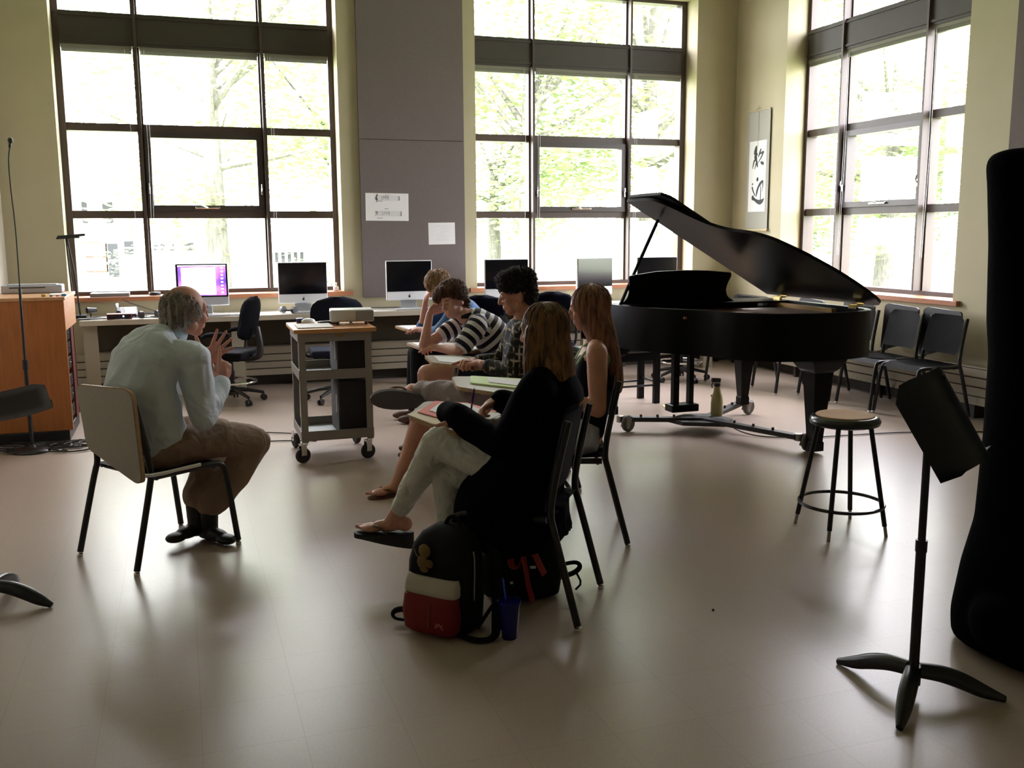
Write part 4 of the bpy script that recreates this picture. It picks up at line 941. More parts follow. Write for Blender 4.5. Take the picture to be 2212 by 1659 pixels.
b = MB(); b.ball((-.03, -.100, .335), 1, 2, (.028, .010, .030)); b.ball((-.038, -.103, .29), 1, 2, (.026, .010, .028)); b.ball((-.008, -.102, .288), 1, 2, (.018, .009, .018)); b.ball((-.03, -.104, .262), 1, 2, (.02, .009, .012)); b.tube([(-.05, -.10, .305), (-.07, -.098, .31), (-.082, -.095, .335)], .0025, 6, 1); b.build('embroidered_patch', pm, t, True)
b = MB(); b.tube([(.143, -.02, .14), (.145, -.02, .2), (.142, -.01, .30), (.13, 0, .33)], .003, 6, 2); b.build('side_zip', mat('zip_grey', (.28, .27, .25), .4, metal=.5), t)
b = MB(); b.tube([(-.02, .03, .405), (-.0, .03, .445), (.04, .03, .45), (.06, .03, .405)], .009, 8, 2); b.build('top_handle', blk, t, True)
b = MB(); b.tube([(.10, .10, .38), (.17, .11, .30), (.19, .08, .15), (.22, .02, .05), (.25, -.04, .015), (.20, -.09, .012), (.12, -.09, .02)], [.016, .022, .022, .02, .015, .014, .012], 8, 2, .5); b.build('shoulder_strap', blk, t, True)
b = MB(); b.tube([(.145, .0, .02), (.19, .02, .10), (.21, .05, .14)], .008, 8, 1); b.build('webbing', blk, t, True)
b = MB(); b.tube([(-.12, -.04, .055), (-.18, -.075, .065), (-.205, -.09, .045), (-.19, -.085, .02), (-.12, -.05, .018)], [.013] * 5, 8, 2, .4); b.build('loop_strap', blk, t, True)
t = thing('tumbler', 'dark blue plastic tumbler on the floor beside the backpack', 'cup', (1.13, 3.36, 0))
b = MB(); b.lathe([(.0, 0), (.029, 0), (.031, .004), (.042, .13), (.0435, .135), (.0435, .14), (.0395, .14), (.038, .12), (.028, .01), (0, .01)], (0, 0, 0), 32); b.build('cup_wall', mat('blue_plastic', (.004, .008, .12), .12), t, True)
b = MB(); b.lathe([(.0, .139), (.045, .139), (.047, .143), (.046, .152), (.040, .155), (.0, .153)], (0, 0, 0), 32); b.build('lid', mat('blue_plastic', (.004, .008, .12), .12), t, True)
b = MB(); b.cyl((.004, 0, .02), (-.018, .02, .235), .0035); b.build('straw', mat('blue_straw', (.02, .05, .75), .3), t)
t = thing('shoulder_bag', 'black bag with a red ribbon and white reflector dots under the nearest chair', 'bag', (1.33, 3.80, 0), -.25)
b = MB(); rloft(b, [rsec(0, .26, .18), rsec(.02, .33, .24), rsec(.12, .36, .26), rsec(.22, .33, .22), rsec(.28, .26, .16), rsec(.31, .12, .08)]); b.build('bag_body', blk, t, True)
rm = mat('red_ribbon', (.30, .012, .008), .5)
b = MB()
for p in ([(-.01, -.135, .27), (-.05, -.15, .24), (-.055, -.155, .17), (-.02, -.15, .16), (-.0, -.145, .22)], [(-.01, -.14, .27), (.01, -.155, .16), (.02, -.155, .08), (.04, -.14, .012)], [(0, -.14, .26), (.04, -.15, .24), (.07, -.15, .17), (.09, -.145, .13)]):
    b.tube(p, .016, 6, 2, .22)
b.build('ribbon', rm, t, True)
for x, z, h in ((.05, .255, 1), (.04, .165, 1), (-.105, .20, .4), (-.05, .10, .4)): MB().rb((x, -.152, z), (.026 if h == 1 else .013, .006, .012), None, .003).build('reflector', mat('reflector_white', (.9, .9, .9), .2, emit=(1, 1, 1), es=.0), t)
b = MB(); b.tube([(-.09, -.09, .30), (-.06, -.11, .265), (-.02, -.12, .26), (.02, -.11, .265), (.05, -.09, .30)], .014, 8, 2, .5); b.build('cream_trim', mat('pack_cream', (.48, .42, .36), .8), t, True)
b = MB(); b.tube([(.17, 0, .06), (.24, .02, .07), (.27, .02, .10), (.25, .03, .12), (.18, .02, .11)], .012, 8, 2, .5); b.tube([(.25, .02, .07), (.27, .0, .03), (.24, -.02, .01)], .005, 6, 1); b.build('strap', blk, t, True)
# small debris dot
tag(MB().ball((2.01, 3.33, .004), .006, 1).build('crumb', black_p), 'tiny dark speck on the open floor right of the nearest chair', 'speck')
# ------------------------------------------------------------------ outdoors
lawn = mat('lawn', (.30, .36, .20), .9, var=.3, vscale=1.5, bump=.4, bscale=30)
b = MB(); b.bm.faces.new([b.bm.verts.new(p) for p in ((-80, GY + .15, -.45), (140, GY + .15, -.45), (140, 180, -.45), (-80, 180, -.45))]); b.bm.faces.new([b.bm.verts.new(p) for p in ((GX + .15, -60, -.46), (140, -60, -.46), (140, GY + .15, -.46), (GX + .15, GY + .15, -.46))])
struct(b.build('ground', lawn))
barkm = mat('bark', (.13, .125, .11), .9, var=.35, vscale=9, bump=.8, bscale=12, stretch=(2, 2, .4))
def leafmat(name, col):
    m = bpy.data.materials.new(name); m.use_nodes = True; n = m.node_tree.nodes; l = m.node_tree.links; bs = n['Principled BSDF']
    bs.inputs['Base Color'].default_value = (*col, 1); bs.inputs['Roughness'].default_value = .6
    tl = n.new('ShaderNodeBsdfTranslucent'); tl.inputs[0].default_value = (*[min(1, c * 1.25) for c in col], 1); mx = n.new('ShaderNodeMixShader'); mx.inputs[0].default_value = .5
    ob = n.new('ShaderNodeTexCoord'); ns = n.new('ShaderNodeTexNoise'); ns.inputs['Scale'].default_value = 1.3; l.new(ob.outputs['Object'], ns.inputs['Vector'])
    hv = n.new('ShaderNodeHueSaturation'); hv.inputs['Color'].default_value = (*col, 1); mr = n.new('ShaderNodeMapRange'); mr.inputs[3].default_value = .7; mr.inputs[4].default_value = 1.35; l.new(ns.outputs['Fac'], mr.inputs[0]); l.new(mr.outputs[0], hv.inputs['Value']); l.new(hv.outputs[0], bs.inputs['Base Color']); l.new(hv.outputs[0], tl.inputs[0])
    l.new(bs.outputs[0], mx.inputs[1]); l.new(tl.outputs[0], mx.inputs[2]); l.new(mx.outputs[0], n['Material Output'].inputs[0]); return m
leafA = leafmat('leaf_lime', (.33, .41, .20)); leafB = leafmat('leaf_green', (.28, .36, .18))
def tree(label, loc, h, cr, tr_h, trr, nleaf, lm, seed, leaf=.2, flat=.75):
    random.seed(seed)
    t = thing('leafy_tree', label, 'tree', loc, 0, 'trees outside the windows')
    b = MB(); b.tube([(0, 0, -.1), (.05, .02, tr_h * .5), (0, 0, tr_h), (.1, -.05, h * .8)], [trr * 1.25, trr, trr * .85, trr * .3], 12, 2)
    cl = []
    for k in range(11):
        a = random.random() * 2 * PI; q = random.uniform(.25, .95); z = tr_h + (h - tr_h) * random.uniform(.05, .8); e = V((math.cos(a) * cr * q, math.sin(a) * cr * q, z + random.uniform(.3, 1.0)))
        s = V((0, 0, tr_h + (z - tr_h) * .5)); b.tube([s, s.lerp(e, .5) + V((0, 0, -.1)), e], [trr * .4, trr * .2, trr * .05], 7, 1); cl.append(e)
    b.build('trunk', barkm, t, True)
    nleaf = int(nleaf * 2.6)
    for k in range(34):
        a = random.random() * 2 * PI; q = math.sqrt(random.random()); zz = random.random(); rr = cr * q * math.sin(PI * (.12 + .8 * zz)) * 1.05; cl.append(V((math.cos(a) * rr, math.sin(a) * rr, tr_h * .85 + (h - tr_h * .85) * zz)))
    b = MB(); vs = b.bm.verts.new
    for i in range(nleaf):
        c = random.choice(cl); s = cr * .34
        p = c + V((random.gauss(0, s * .5), random.gauss(0, s * .5), random.gauss(0, s * .5 * flat)))
        a = random.random() * 2 * PI; u = V((math.cos(a), math.sin(a), random.uniform(-.5, .3))).normalized(); v = u.cross(V((random.uniform(-.5, .5), random.uniform(-.5, .5), 1))).normalized(); L_ = leaf * random.uniform(.6, 1.3)
        b.bm.faces.new((vs(p), vs(p + u * L_ * .5 + v * L_ * .28), vs(p + u * L_), vs(p + u * L_ * .5 - v * L_ * .28)))
    b.build('foliage', lm, t)
    return t
G0 = -.45
tree('broad tree with a pale trunk centred beyond the left window', (.95, 27, G0), 10.5, 5.2, 3.2, .30, 5200, leafA, 1, .26)
tree('rough-barked tree close to the left edge of the left window', (-1.62, 16.5, G0), 8.5, 2.6, 4.8, .20, 250, leafA, 2, .2)
tree('leafy tree right of the garage beyond the left window', (5.4, 33, G0), 10, 4.6, 3.4, .28, 4000, leafA, 3, .28)
tree('tree with forked trunk behind the left bay of the middle window', (8.6, 24, G0), 9.5, 3.9, 2.6, .26, 4200, leafA, 4, .24)
tree('tall tree behind the right bay of the middle window', (12.6, 25, G0), 11, 4.2, 3.4, .30, 4800, leafA, 5, .24)
tree('distant tree between the two middle-window trees', (13.5, 42, G0), 9, 5, 2.5, .3, 3500, leafB, 6, .34)
tree('large tree spreading over the right-wall window', (23, 27.5, G0), 11, 6.0, 3.0, .35, 6000, leafA, 7, .3)
tree('tree seen low through the right-wall window', (31, 30, G0), 9, 5.0, 2.0, .3, 4500, leafB, 8, .3)
tree('tree beyond the lawn, left side of the right-wall window', (25, 37, G0), 10, 5.5, 2.4, .3, 4500, leafB, 9, .34)
tree('far tree at the right end of the right-wall window', (38, 33, G0), 10, 5.5, 2.2, .32, 4000, leafA, 10, .34)
def shrub(label, loc, r, seed, nleaf=900):
    random.seed(seed); t = thing('garden_shrub', label, 'shrub', loc)
    b = MB(); vs = b.bm.verts.new
    for i in range(nleaf):
        a = random.random() * 2 * PI; q = math.sqrt(random.random()); z = random.random(); p = V((math.cos(a) * q * r * (1 - .4 * z), math.sin(a) * q * r * (1 - .4 * z), z * r * 1.1)); a = random.random() * 2 * PI
        u = V((math.cos(a), math.sin(a), random.uniform(-.3, .8))).normalized(); v = u.cross(V((.2, .1, 1))).normalized(); s = .14
        b.bm.faces.new((vs(p), vs(p + u * s * .5 + v * s * .3), vs(p + u * s), vs(p + u * s * .5 - v * s * .3)))
    b.build('foliage', leafB, t)
    b = MB()
    for k in range(5): b.tube([(0, 0, -.02), (math.cos(k * 1.3) * r * .4, math.sin(k * 1.3) * r * .4, r * .7)], [.03, .01], 6)
    b.build('stem', barkm, t)
shrub('bush below the left bay of the left window', (-1.0, 24, G0), 1.5, 21); shrub('bush in front of the white house under the tree', (.2, 29, G0), 1.5, 22); shrub('bush right of the trunk beyond the left window', (3.6, 27, G0), 1.2, 23); shrub('bush at the far edge of the lawn beyond the right-wall window', (36, 36, G0), 2.0, 24)
# white house and garage
sid = mat('white_siding', (.80, .80, .78), .7); roofm = mat('pale_roof', (.62, .62, .62), .8); glassd = mat('dark_pane', (.045, .047, .052), .9, spec=0); redf = mat('window_surround', (.12, .07, .05), .9)
t = thing('house', 'white two-storey house beyond the left window', 'house', (-3.5, 38, G0))
MB().bx(-5, 5.2, 0, 7, 0, 3.5).build('wall', sid, t)
b = MB(); A = [(-5.4, -.4, 3.45), (5.6, -.4, 3.45), (5.6, 7.4, 3.45), (-5.4, 7.4, 3.45)]; vs = [b.bm.verts.new(p) for p in A] + [b.bm.verts.new((-5.4, 3.5, 5.0)), b.bm.verts.new((5.6, 3.5, 5.0))]
b.bm.faces.new((vs[0], vs[1], vs[5], vs[4])); b.bm.faces.new((vs[3], vs[4], vs[5], vs[2])); b.bm.faces.new((vs[0], vs[4], vs[3])); b.bm.faces.new((vs[1], vs[2], vs[5])); b.bm.faces.new((vs[0], vs[3], vs[2], vs[1])); b.build('roof', roofm, t)
for x, z, w_, h in ((.33, 2.42, .34, .75), (1.17, 2.42, .34, .75), (.55, .72, .92, 1.0), (1.25, .5, .35, 1.2), (1.8, 1.3, .32, .48), (2.72, 1.42, .14, .24), (2.95, 1.42, .14, .24), (3.28, 1.42, .14, .24), (3.87, 1.42, .32, .28)):
    b = MB(); b.bx(x - w_ / 2 - .05, x + w_ / 2 + .05, -.05, 0, z - .05, z + h + .05); f_ = b.build('window', redf if w_ > .9 else sid, t)
    b = MB(); b.bx(x - w_ / 2, x + w_ / 2, -.07, -.05, z, z + h / 2 - .03); b.bx(x - w_ / 2, x + w_ / 2, -.07, -.05, z + h / 2 + .03, z + h); b.build('pane', glassd if w_ < .9 else mat('light_pane', (.14, .14, .12), .9, spec=0), f_)
t = thing('garage', 'low white garage with a row of small door panes beyond the left window', 'garage', (5.1, 42, G0))
b = MB(); b.bx(-2.1, 2.2, 0, 6, 0, 1.6); b.build('wall', sid, t)
b = MB(); vs = [b.bm.verts.new(p) for p in ((-2.4, -.3, 1.6), (2.5, -.3, 1.6), (2.5, 6.3, 1.6), (-2.4, 6.3, 1.6), (.05, -.3, 2.9), (.05, 6.3, 2.9))]
b.bm.faces.new((vs[0], vs[1], vs[4])); b.bm.faces.new((vs[3], vs[5], vs[2])); b.bm.faces.new((vs[0], vs[4], vs[5], vs[3])); b.bm.faces.new((vs[1], vs[2], vs[5], vs[4])); b.bm.faces.new((vs[0], vs[3], vs[2], vs[1])); b.build('roof', roofm, t)
b = MB(); b.bx(-1.5, .6, -.04, 0, .0, 1.4); d_ = b.build('garage_door', sid, t)
b = MB()
for k in range(5): b.bx(-1.28 + k * .26, -1.28 + k * .26 + .14, -.06, -.04, .82, 1.24)
b.build('pane', glassd, d_)
# ------------------------------------------------------------------ people
UP = V((0, 0, 1))
def remesh(b, vox, sm, name='m'):
    bmesh.ops.recalc_face_normals(b.bm, faces=b.bm.faces[:])
    me = bpy.data.meshes.new(name); b.bm.to_mesh(me); b.bm.free(); o = bpy.data.objects.new(name, me); COL.objects.link(o)
    m = o.modifiers.new('r', 'REMESH'); m.mode = 'VOXEL'; m.voxel_size = vox; m.adaptivity = 0
    if sm: s = o.modifiers.new('s', 'SMOOTH'); s.factor = .5; s.iterations = sm
    dg = bpy.context.evaluated_depsgraph_get(); dg.update()
    r = bpy.data.meshes.new_from_object(o.evaluated_get(dg)); bpy.data.objects.remove(o); bpy.data.meshes.remove(me); return r
def crease(me, amp, sc_, seed=0, stretch=(1, 1, 1)):
    """cloth folds: move the vertices along their normals"""
    st = V(stretch)
    nn = [v.normal.copy() for v in me.vertices]
    for v, n in zip(me.vertices, nn):
        p = V((v.co.x * st.x, v.co.y * st.y, v.co.z * st.z)) * sc_ + V((seed, seed, 0))
        q = noise.noise(p) + .5 * noise.noise(p * 2.1)
        ridge = 1 - abs(noise.noise(p * .8 + V((5, 5, 5)))) * 2.4
        v.co += n * amp * (q * .6 + max(0, ridge) * .5)
def part(root, name, me, m, smooth=True):
    me.transform(Matrix.Translation(-V(root.location)))
    return link(name, me, m, root, 'all' if smooth else False)
def ell(b, c, ax, rr, sub=3):
    """ellipsoid with axes ax=(x,y,z unit vectors)"""
    M = Matrix(((ax[0].x, ax[1].x, ax[2].x), (ax[0].y, ax[1].y, ax[2].y), (ax[0].z, ax[1].z, ax[2].z)))
    b.ball(c, 1, sub, rr, M)
def frame(fw_, up_):
    f = V(fw_).normalized(); r = f.cross(V(up_)).normalized(); u = r.cross(f).normalized(); return f, r, u
def head(b, c, f, r, u, s=1.0):
    A = (r, f, u); c = V(c)
    E = lambda a, d, h, rr, sub=3: ell(b, c + (r * a + f * d + u * h) * s, A, tuple(x * s for x in rr), sub)
    E(0, -.012, .022, (.073, .094, .092)); E(0, .030, -.040, (.056, .060, .066)); E(0, .052, -.088, (.030, .030, .024)); E(0, .060, .020, (.055, .030, .045))
    for k in (-1, 1):
        E(k * .034, .055, -.028, (.024, .030, .030)); E(k * .077, -.008, -.012, (.008, .020, .031)); E(k * .080, -.016, .004, (.009, .012, .016)); E(k * .048, .0, -.065, (.016, .035, .03)); E(k * .026, .080, .030, (.022, .010, .007), 2)
    b.chain([c + (f * .088 + u * .016) * s, c + (f * .104 - u * .016) * s, c + (f * .106 - u * .028) * s], [.007 * s, .0095 * s, .012 * s])
    for k in (-1, 1): E(k * .011, .094, -.031, (.009, .010, .008), 2)
    E(0, .084, -.056, (.024, .010, .006), 2); E(0, .082, -.067, (.021, .011, .008), 2)
def eyes(root, c, f, r, u, s=1.0, closed=True):
    c = V(c)
    for k in (-1, 1):
        b = MB(); p = c + (r * k * .030 + f * .079 + u * .006) * s; b.ball(p, .0115 * s, 3)
        e = part(root, 'eye', b.mesh('eye'), mat('eye_white', (.55, .5, .46), .3))
        b = MB(); b.ball(p + f * .0078 * s - u * .0055 * s, .0050 * s, 2); i = b.mesh('iris'); i.transform(Matrix.Translation(-V(root.location))); link('iris', i, mat('iris_dark', (.03, .015, .01), .2), e, 'all')
        b = MB(); ell(b, p + (f * -.0005 + u * .0022) * s, (r, f, u), (.0145 * s, .0142 * s, .0112 * s), 3); part(root, 'eyelid', b.mesh('eyelid'), skin)
        b = MB(); q = p + (u * .019 + f * .010) * s; b.tube([q - r * k * .016 * s + u * .000, q + f * .001, q + r * k * .018 * s - u * .003 * s - f * .006 * s], [.0028 * s, .0034 * s, .0018 * s], 6, 2); part(root, 'eyebrow', b.mesh('eyebrow'), mat('brow_brown', (.14, .07, .04), .9))
def hand(b, w_, d, n, s=1.0, th=1, curl=(.4, .45, .5, .55), spread=.05, tcurl=.3, thd=None, k_=1.0):
    """w_ wrist, d direction to the knuckles, n palm normal, th: side of the thumb along a=d x n"""
    w_ = V(w_); d = V(d).normalized(); n = (V(n) - d * V(n).dot(d)).normalized(); a = d.cross(n).normalized() * th
    ell(b, w_ + d * .048 * s, (a, d, n), (.041 * s, .052 * s, .0165 * s)); b.chain([w_, w_ + d * .05 * s], [.025 * s, .023 * s])
    ell(b, w_ + d * .035 * s + a * .028 * s + n * .008 * s, (a, d, n), (.018 * s, .034 * s, .017 * s), 2)
    for i, (off, L0) in enumerate(((.030, .074), (.0105, .083), (-.0095, .077), (-.028, .060))):
        base = w_ + d * (.090 - .006 * abs(i - 1)) * s + a * off * s
        sa = spread * (1.5 - i); dd = (d * math.cos(sa) + a * math.sin(sa)).normalized(); c = curl[i]
        pts = [base - dd * .02 * s, base]; ang = 0; p = base
        for j, q in enumerate((.45, .32, .26)):
            ang += c * (1 if j == 0 else 1.15); v = dd * math.cos(ang) + n * math.sin(ang); p = p + v * L0 * q * s; pts.append(p)
        b.chain(pts, [.0105 * s, .0098 * s, .0088 * s, .0080 * s, .0070 * s])
    tb = w_ + d * .022 * s + a * .028 * s + n * .006 * s
    td = V(thd).normalized() if thd else (d * .62 + a * .72 + n * .25).normalized()
    t2 = (td * math.cos(tcurl) + (d * .6 - a * .6 + n * .3) * math.sin(tcurl)).normalized()
    b.chain([tb, tb + td * .040 * s, tb + td * .040 * s + t2 * .032 * s, tb + td * .040 * s + t2 * .055 * s], [.0145 * s, .0115 * s, .0098 * s, .0082 * s])
def foot(b, an, toe, sole, s=1.0):
    """ankle joint, ball-of-foot direction target, unit vector towards the sole"""
    an = V(an); d = (V(toe) - an); sole = V(sole).normalized(); d = (d - sole * d.dot(sole)).normalized(); a = d.cross(sole).normalized()
    o = an + sole * .055 * s
    ell(b, o - d * .035 * s - sole * .008 * s, (a, d, sole), (.030 * s, .036 * s, .036 * s))
    ell(b, o + d * .045 * s, (a, d, sole), (.034 * s, .075 * s, .028 * s)); ell(b, o + d * .115 * s + sole * .008 * s, (a, d, sole), (.044 * s, .050 * s, .020 * s))
    b.chain([an, o + d * .03 * s - sole * .01 * s], [.036 * s, .034 * s])
    for i, off in enumerate((-.032, -.014, .002, .017, .031)):
        L0 = (.042, .036, .032, .028, .022)[i]; r_ = (.0125, .009, .0085, .008, .0078)[i]
        p = o + d * (.145 - .006 * i) * s + a * off * s + sole * .012 * s; b.chain([p, p + d * L0 * s], [r_ * s, r_ * s * .9])
    return o, d, a
def torso(b, pts, lats, hw, hd, n=28, cap=True):
    secs = []
    for i, p in enumerate(pts):
        p = V(p); t = (V(pts[min(i + 1, len(pts) - 1)]) - V(pts[max(i - 1, 0)])).normalized(); l = V(lats[i]); l = (l - t * l.dot(t)).normalized(); d = l.cross(t).normalized(); secs.append((p, l * hw[i], d * hd[i]))
    b.loft(secs, n)
    ell(b, pts[0], (V(lats[0]), V(lats[0]).cross(UP), UP), (hw[0], hd[0], min(hw[0], hd[0]) * .6), 2)
def hairmesh(root, base, N, step, ns, dirfn, r, lift, m, jit=.35, seed=5, curl=0, keepbase=True, skirt=None):
    rnd = random.Random(seed); polys = base.polygons; vs = [v.co.copy() for v in base.vertices]
    bvh = BVHTree.FromPolygons(vs, [tuple(p.vertices) for p in polys]); b = MB()
    if keepbase: b.bm.from_mesh(base)
    np_ = len(polys)
    for i in range(N):
        p0 = polys[rnd.randrange(np_)]; p = p0.center.copy(); n = p0.normal.copy()
        if skirt and not skirt(p): continue
        pts = [p + n * lift * .3]; ph = rnd.random() * 6.28; L_ = ns * rnd.uniform(.7, 1.15); k = 0; j1 = V((rnd.uniform(-1, 1), rnd.uniform(-1, 1), rnd.uniform(-1, 1))) * jit
        while k < L_:
            d = dirfn(p) + j1
            if curl: d = d + V((math.sin(ph + k * 1.6), math.cos(ph * 2 + k * 1.7), math.sin(ph * 3 + k * 1.3))) * curl
            d = d - n * d.dot(n)
            if d.length < 1e-5: break
            p = p + d.normalized() * step; loc, nn, _, _ = bvh.find_nearest(p)
            if loc is None: break
            n = nn; p = loc; pts.append(loc + nn * lift * (1 + (rnd.random() - .4) * .8) * (1 if not curl else 1 + math.sin(ph + k * 2.2))); k += 1
        if len(pts) < 3: continue
        m_ = len(pts); b.tube(pts, [r * (.9 if q < m_ * .6 else .9 - .75 * (q - m_ * .6) / (m_ * .4)) for q in range(m_)], 5, 0)
    me = b.mesh('hair'); bpy.data.meshes.remove(base); return part(root, 'hair', me, m)
def hairm(name, c1, c2, rough=.45):
    m = bpy.data.materials.new(name); m.use_nodes = True; n, l, bs = nodes(m); bs.inputs['Roughness'].default_value = rough
    tc = n.new('ShaderNodeTexCoord'); mp = n.new('ShaderNodeMapping'); mp.inputs['Scale'].default_value = (60, 60, 5); ns = n.new('ShaderNodeTexNoise'); ns.inputs['Scale'].default_value = 1; ns.inputs['Detail'].default_value = 4
    cr = n.new('ShaderNodeValToRGB'); cr.color_ramp.elements[0].position = .35; cr.color_ramp.elements[1].position = .68; cr.color_ramp.elements[0].color = (*c1, 1); cr.color_ramp.elements[1].color = (*c2, 1)
    l.new(tc.outputs['Object'], mp.inputs[0]); l.new(mp.outputs[0], ns.inputs['Vector']); l.new(ns.outputs['Fac'], cr.inputs[0]); l.new(cr.outputs[0], bs.inputs['Base Color'])
    bp = n.new('ShaderNodeBump'); bp.inputs['Strength'].default_value = .5; bp.inputs['Distance'].default_value = .004; l.new(ns.outputs['Fac'], bp.inputs['Height']); l.new(bp.outputs[0], bs.inputs['Normal']); return m
def clampback(me, g, off=.0, zt=.875):
    """keep a seated back in front of the chair's backrest"""
    for v in me.vertices:
        q = v.co - g.o; a = q.dot(g.f); c = q.dot(g.r)
        if .50 < v.co.z < zt and abs(c) < .26:
            lim = -.158 - (v.co.z - .53) * .20 + off
            if a < lim: v.co += g.f * (lim - a)
        elif .46 < v.co.z <= .50 and abs(c) < .26 and a < -.155 + off: v.co += g.f * (-.155 + off - a)
    return me
class Fig:
    def __init__(s, label, org, f, ang=0):
        s.o = V((*org, 0)); s.f = V((*f, 0)).normalized(); s.r = V((s.f.y, -s.f.x, 0)); s.root = thing('person', label, 'person', (org[0], org[1], 0))
    def w(s, a, b, z): return s.o + s.f * a + s.r * b + V((0, 0, z))
    def dir(s, a, b, z): return (s.f * a + s.r * b + V((0, 0, z))).normalized()
cb, ct, cm_ = COVER
me = remesh(cb, .014, 12); link('cover', me, cm_, ct, 'all')
# ================= grey-haired man
shirt_b = mat('pale_blue_shirt', (.64, .70, .78), .8, fold=7)
khaki = mat('khaki_cloth', (.27, .18, .125), .85, fold=8)
g = Fig('seated grey-haired man seen from behind in a pale blue shirt, both hands raised', (-.154, 4.958), (.82, .57)); w = g.w
hip, wst, ch, ucb, nk, hd_ = w(.0, 0, .52), w(-.03, 0, .70), w(-.01, 0, .88), w(.05, 0, .985), w(.12, .0, 1.05), w(.195, .02, 1.175)
rsh, lsh, rel, rwr, lel, lwr = w(.10, .18, .965), w(.08, -.19, .975), w(.125, .215, .665), w(.325, .11, .815), w(.36, -.22, .76), w(.31, .0, .905)
F0, R0, U0 = frame(g.dir(.93, .10, -.1), g.dir(.12, 0, 1))
b = MB(); head(b, hd_, F0, R0, U0, 1.10); b.chain([hd_ - U0 * .06 - F0 * .025, nk], [.056, .060])
torso(b, [hip, wst, ch, ucb], [g.r, g.r, g.r, g.r], [.14, .13, .14, .12], [.09, .08, .08, .07])
b.chain([rsh, rel, rwr], [.040, .036, .027]); b.chain([lsh, lel, lwr], [.040, .036, .027])
rkn, lkn, ran, lan = w(.47, .16, .48), w(.45, -.10, .50), w(.22, .08, .14), w(.19, .01, .17)
b.chain([w(0, .09, .52), rkn, ran], [.075, .055, .038]); b.chain([w(0, -.09, .52), lkn, lan], [.075, .055, .038])
# left hand open, palm to the right, fingers spread up and forward; right hand pointing up into it
hand(b, lwr, g.dir(.45, .42, .70), g.dir(-.50, .5, -.1), 1.08, -1, (.06, .05, .04, .08), .24, .05, thd=g.dir(-.35, -.1, .9))
hand(b, rwr, g.dir(.18, .02, .98), g.dir(.1, -1, 0), 1.05, 1, (.05, 1.15, 1.3, 1.35), .03, .9)
part(g.root, 'body', remesh(b, .0042, 3), skin_r)
b = MB()
torso(b, [w(.0, 0, .49), w(-.01, 0, .57), w(-.04, .0, .70), w(-.07, -.005, .83), w(-.03, -.01, .94), w(.045, 0, 1.015), w(.10, 0, 1.045)], [g.r] * 7, [.175, .18, .185, .19, .195, .175, .09], [.155, .150, .145, .145, .140, .115, .08])
b.chain([w(.06, .14, .975), rsh, rel + V((0, 0, .0)), rwr.lerp(rel, .12)], [.085, .080, .060, .042]); b.chain([w(.04, -.13, .975), lsh, lel, lwr.lerp(lel, .12)], [.080, .075, .062, .040])
b.chain([rel.lerp(rsh, .3), rel.lerp(rwr, .3)], [.066, .056])
me = remesh(b, .007, 7); crease(me, .016, 7.5, 3, (1, 1, .7)); crease(me, .006, 19, 8, (1.2, 1.2, .6)); clampback(me, g); sh_ = part(g.root, 'shirt', me, shirt_b)
b = MB(); q0 = nk + V((0, 0, .012)); T_ = (hd_ - nk).normalized(); l_ = g.r; d_ = l_.cross(T_).normalized()
R = []
for z_, rr in ((-.015, .075), (.035, .070), (.038, .066), (-.01, .068)):
    R.append([b.bm.verts.new(q0 + T_ * (z_ + (.012 * math.cos(2 * PI * a / 24) if z_ > 0 else 0)) + l_ * math.sin(2 * PI * a / 24) * rr + d_ * math.cos(2 * PI * a / 24) * rr) for a in range(24)])
for A_, B_ in zip(R, R[1:]):
    for a in range(24): b.bm.faces.new((A_[a], A_[(a + 1) % 24], B_[(a + 1) % 24], B_[a]))
part(g.root, 'collar', b.mesh('collar'), mat('collar_blue', (.45, .56, .64), .8))
for e_, w_ in ((rel, rwr), (lel, lwr)):
    b = MB(); dd = (w_ - e_).normalized(); b.cyl(w_ - dd * .055, w_ - dd * .0, .041, .039, 22); part(g.root, 'cuff', b.mesh('cuff'), mat('cuff_pale', (.60, .61, .64), .8))
b = MB(); torso(b, [w(-.01, 0, .475), w(.0, 0, .53), w(-.01, 0, .60)], [g.r] * 3, [.185, .18, .165], [.15, .145, .13])
b.chain([w(0, .09, .52), w(.25, .135, .535), rkn], [.10, .092, .078]); b.chain([rkn, rkn.lerp(ran, .5), ran + V((0, 0, .06)) + g.f * .02], [.078, .078, .084])
b.chain([w(0, -.09, .52), w(.25, -.10, .535), lkn], [.10, .09, .076]); b.chain([lkn, lkn.lerp(lan, .5), lan + V((0, 0, .06)) + g.f * .02], [.076, .076, .080])
me = remesh(b, .007, 6); crease(me, .012, 10, 5, (1, 1, .6)); clampback(me, g); part(g.root, 'trousers', me, khaki)
b = MB(); b.tube([w(-.01 + .13 * math.cos(a), .165 * math.sin(a), .598) for a in [2 * PI * i / 24 for i in range(24)]], .014, 8, 0, 1.0, True); part(g.root, 'belt', b.mesh('belt'), mat('belt_black', (.01, .008, .007), .5))
shoe = mat('shoe_black', (.006, .006, .006), .5)
for an, to in ((ran, w(.22, .28, .03)), (lan, w(.0, .03, .03))):
    b = MB(); d = (V((to.x, to.y, 0)) - V((an.x, an.y, 0))).normalized(); a_ = d.cross(UP); o_ = V((an.x, an.y, 0)) + V((0, 0, .038)) if an is ran else V((an.x, an.y, 0)) + V((0, 0, .055))
    ell(b, o_ - d * .04, (a_, d, UP), (.038, .05, .036)); ell(b, o_ + d * .05, (a_, d, UP), (.042, .085, .034)); ell(b, o_ + d * .13 - UP * .008, (a_, d, UP), (.046, .06, .026)); b.chain([an + V((0, 0, .02)), o_], [.048, .04])
    part(g.root, 'shoe', remesh(b, .006, 4), shoe)
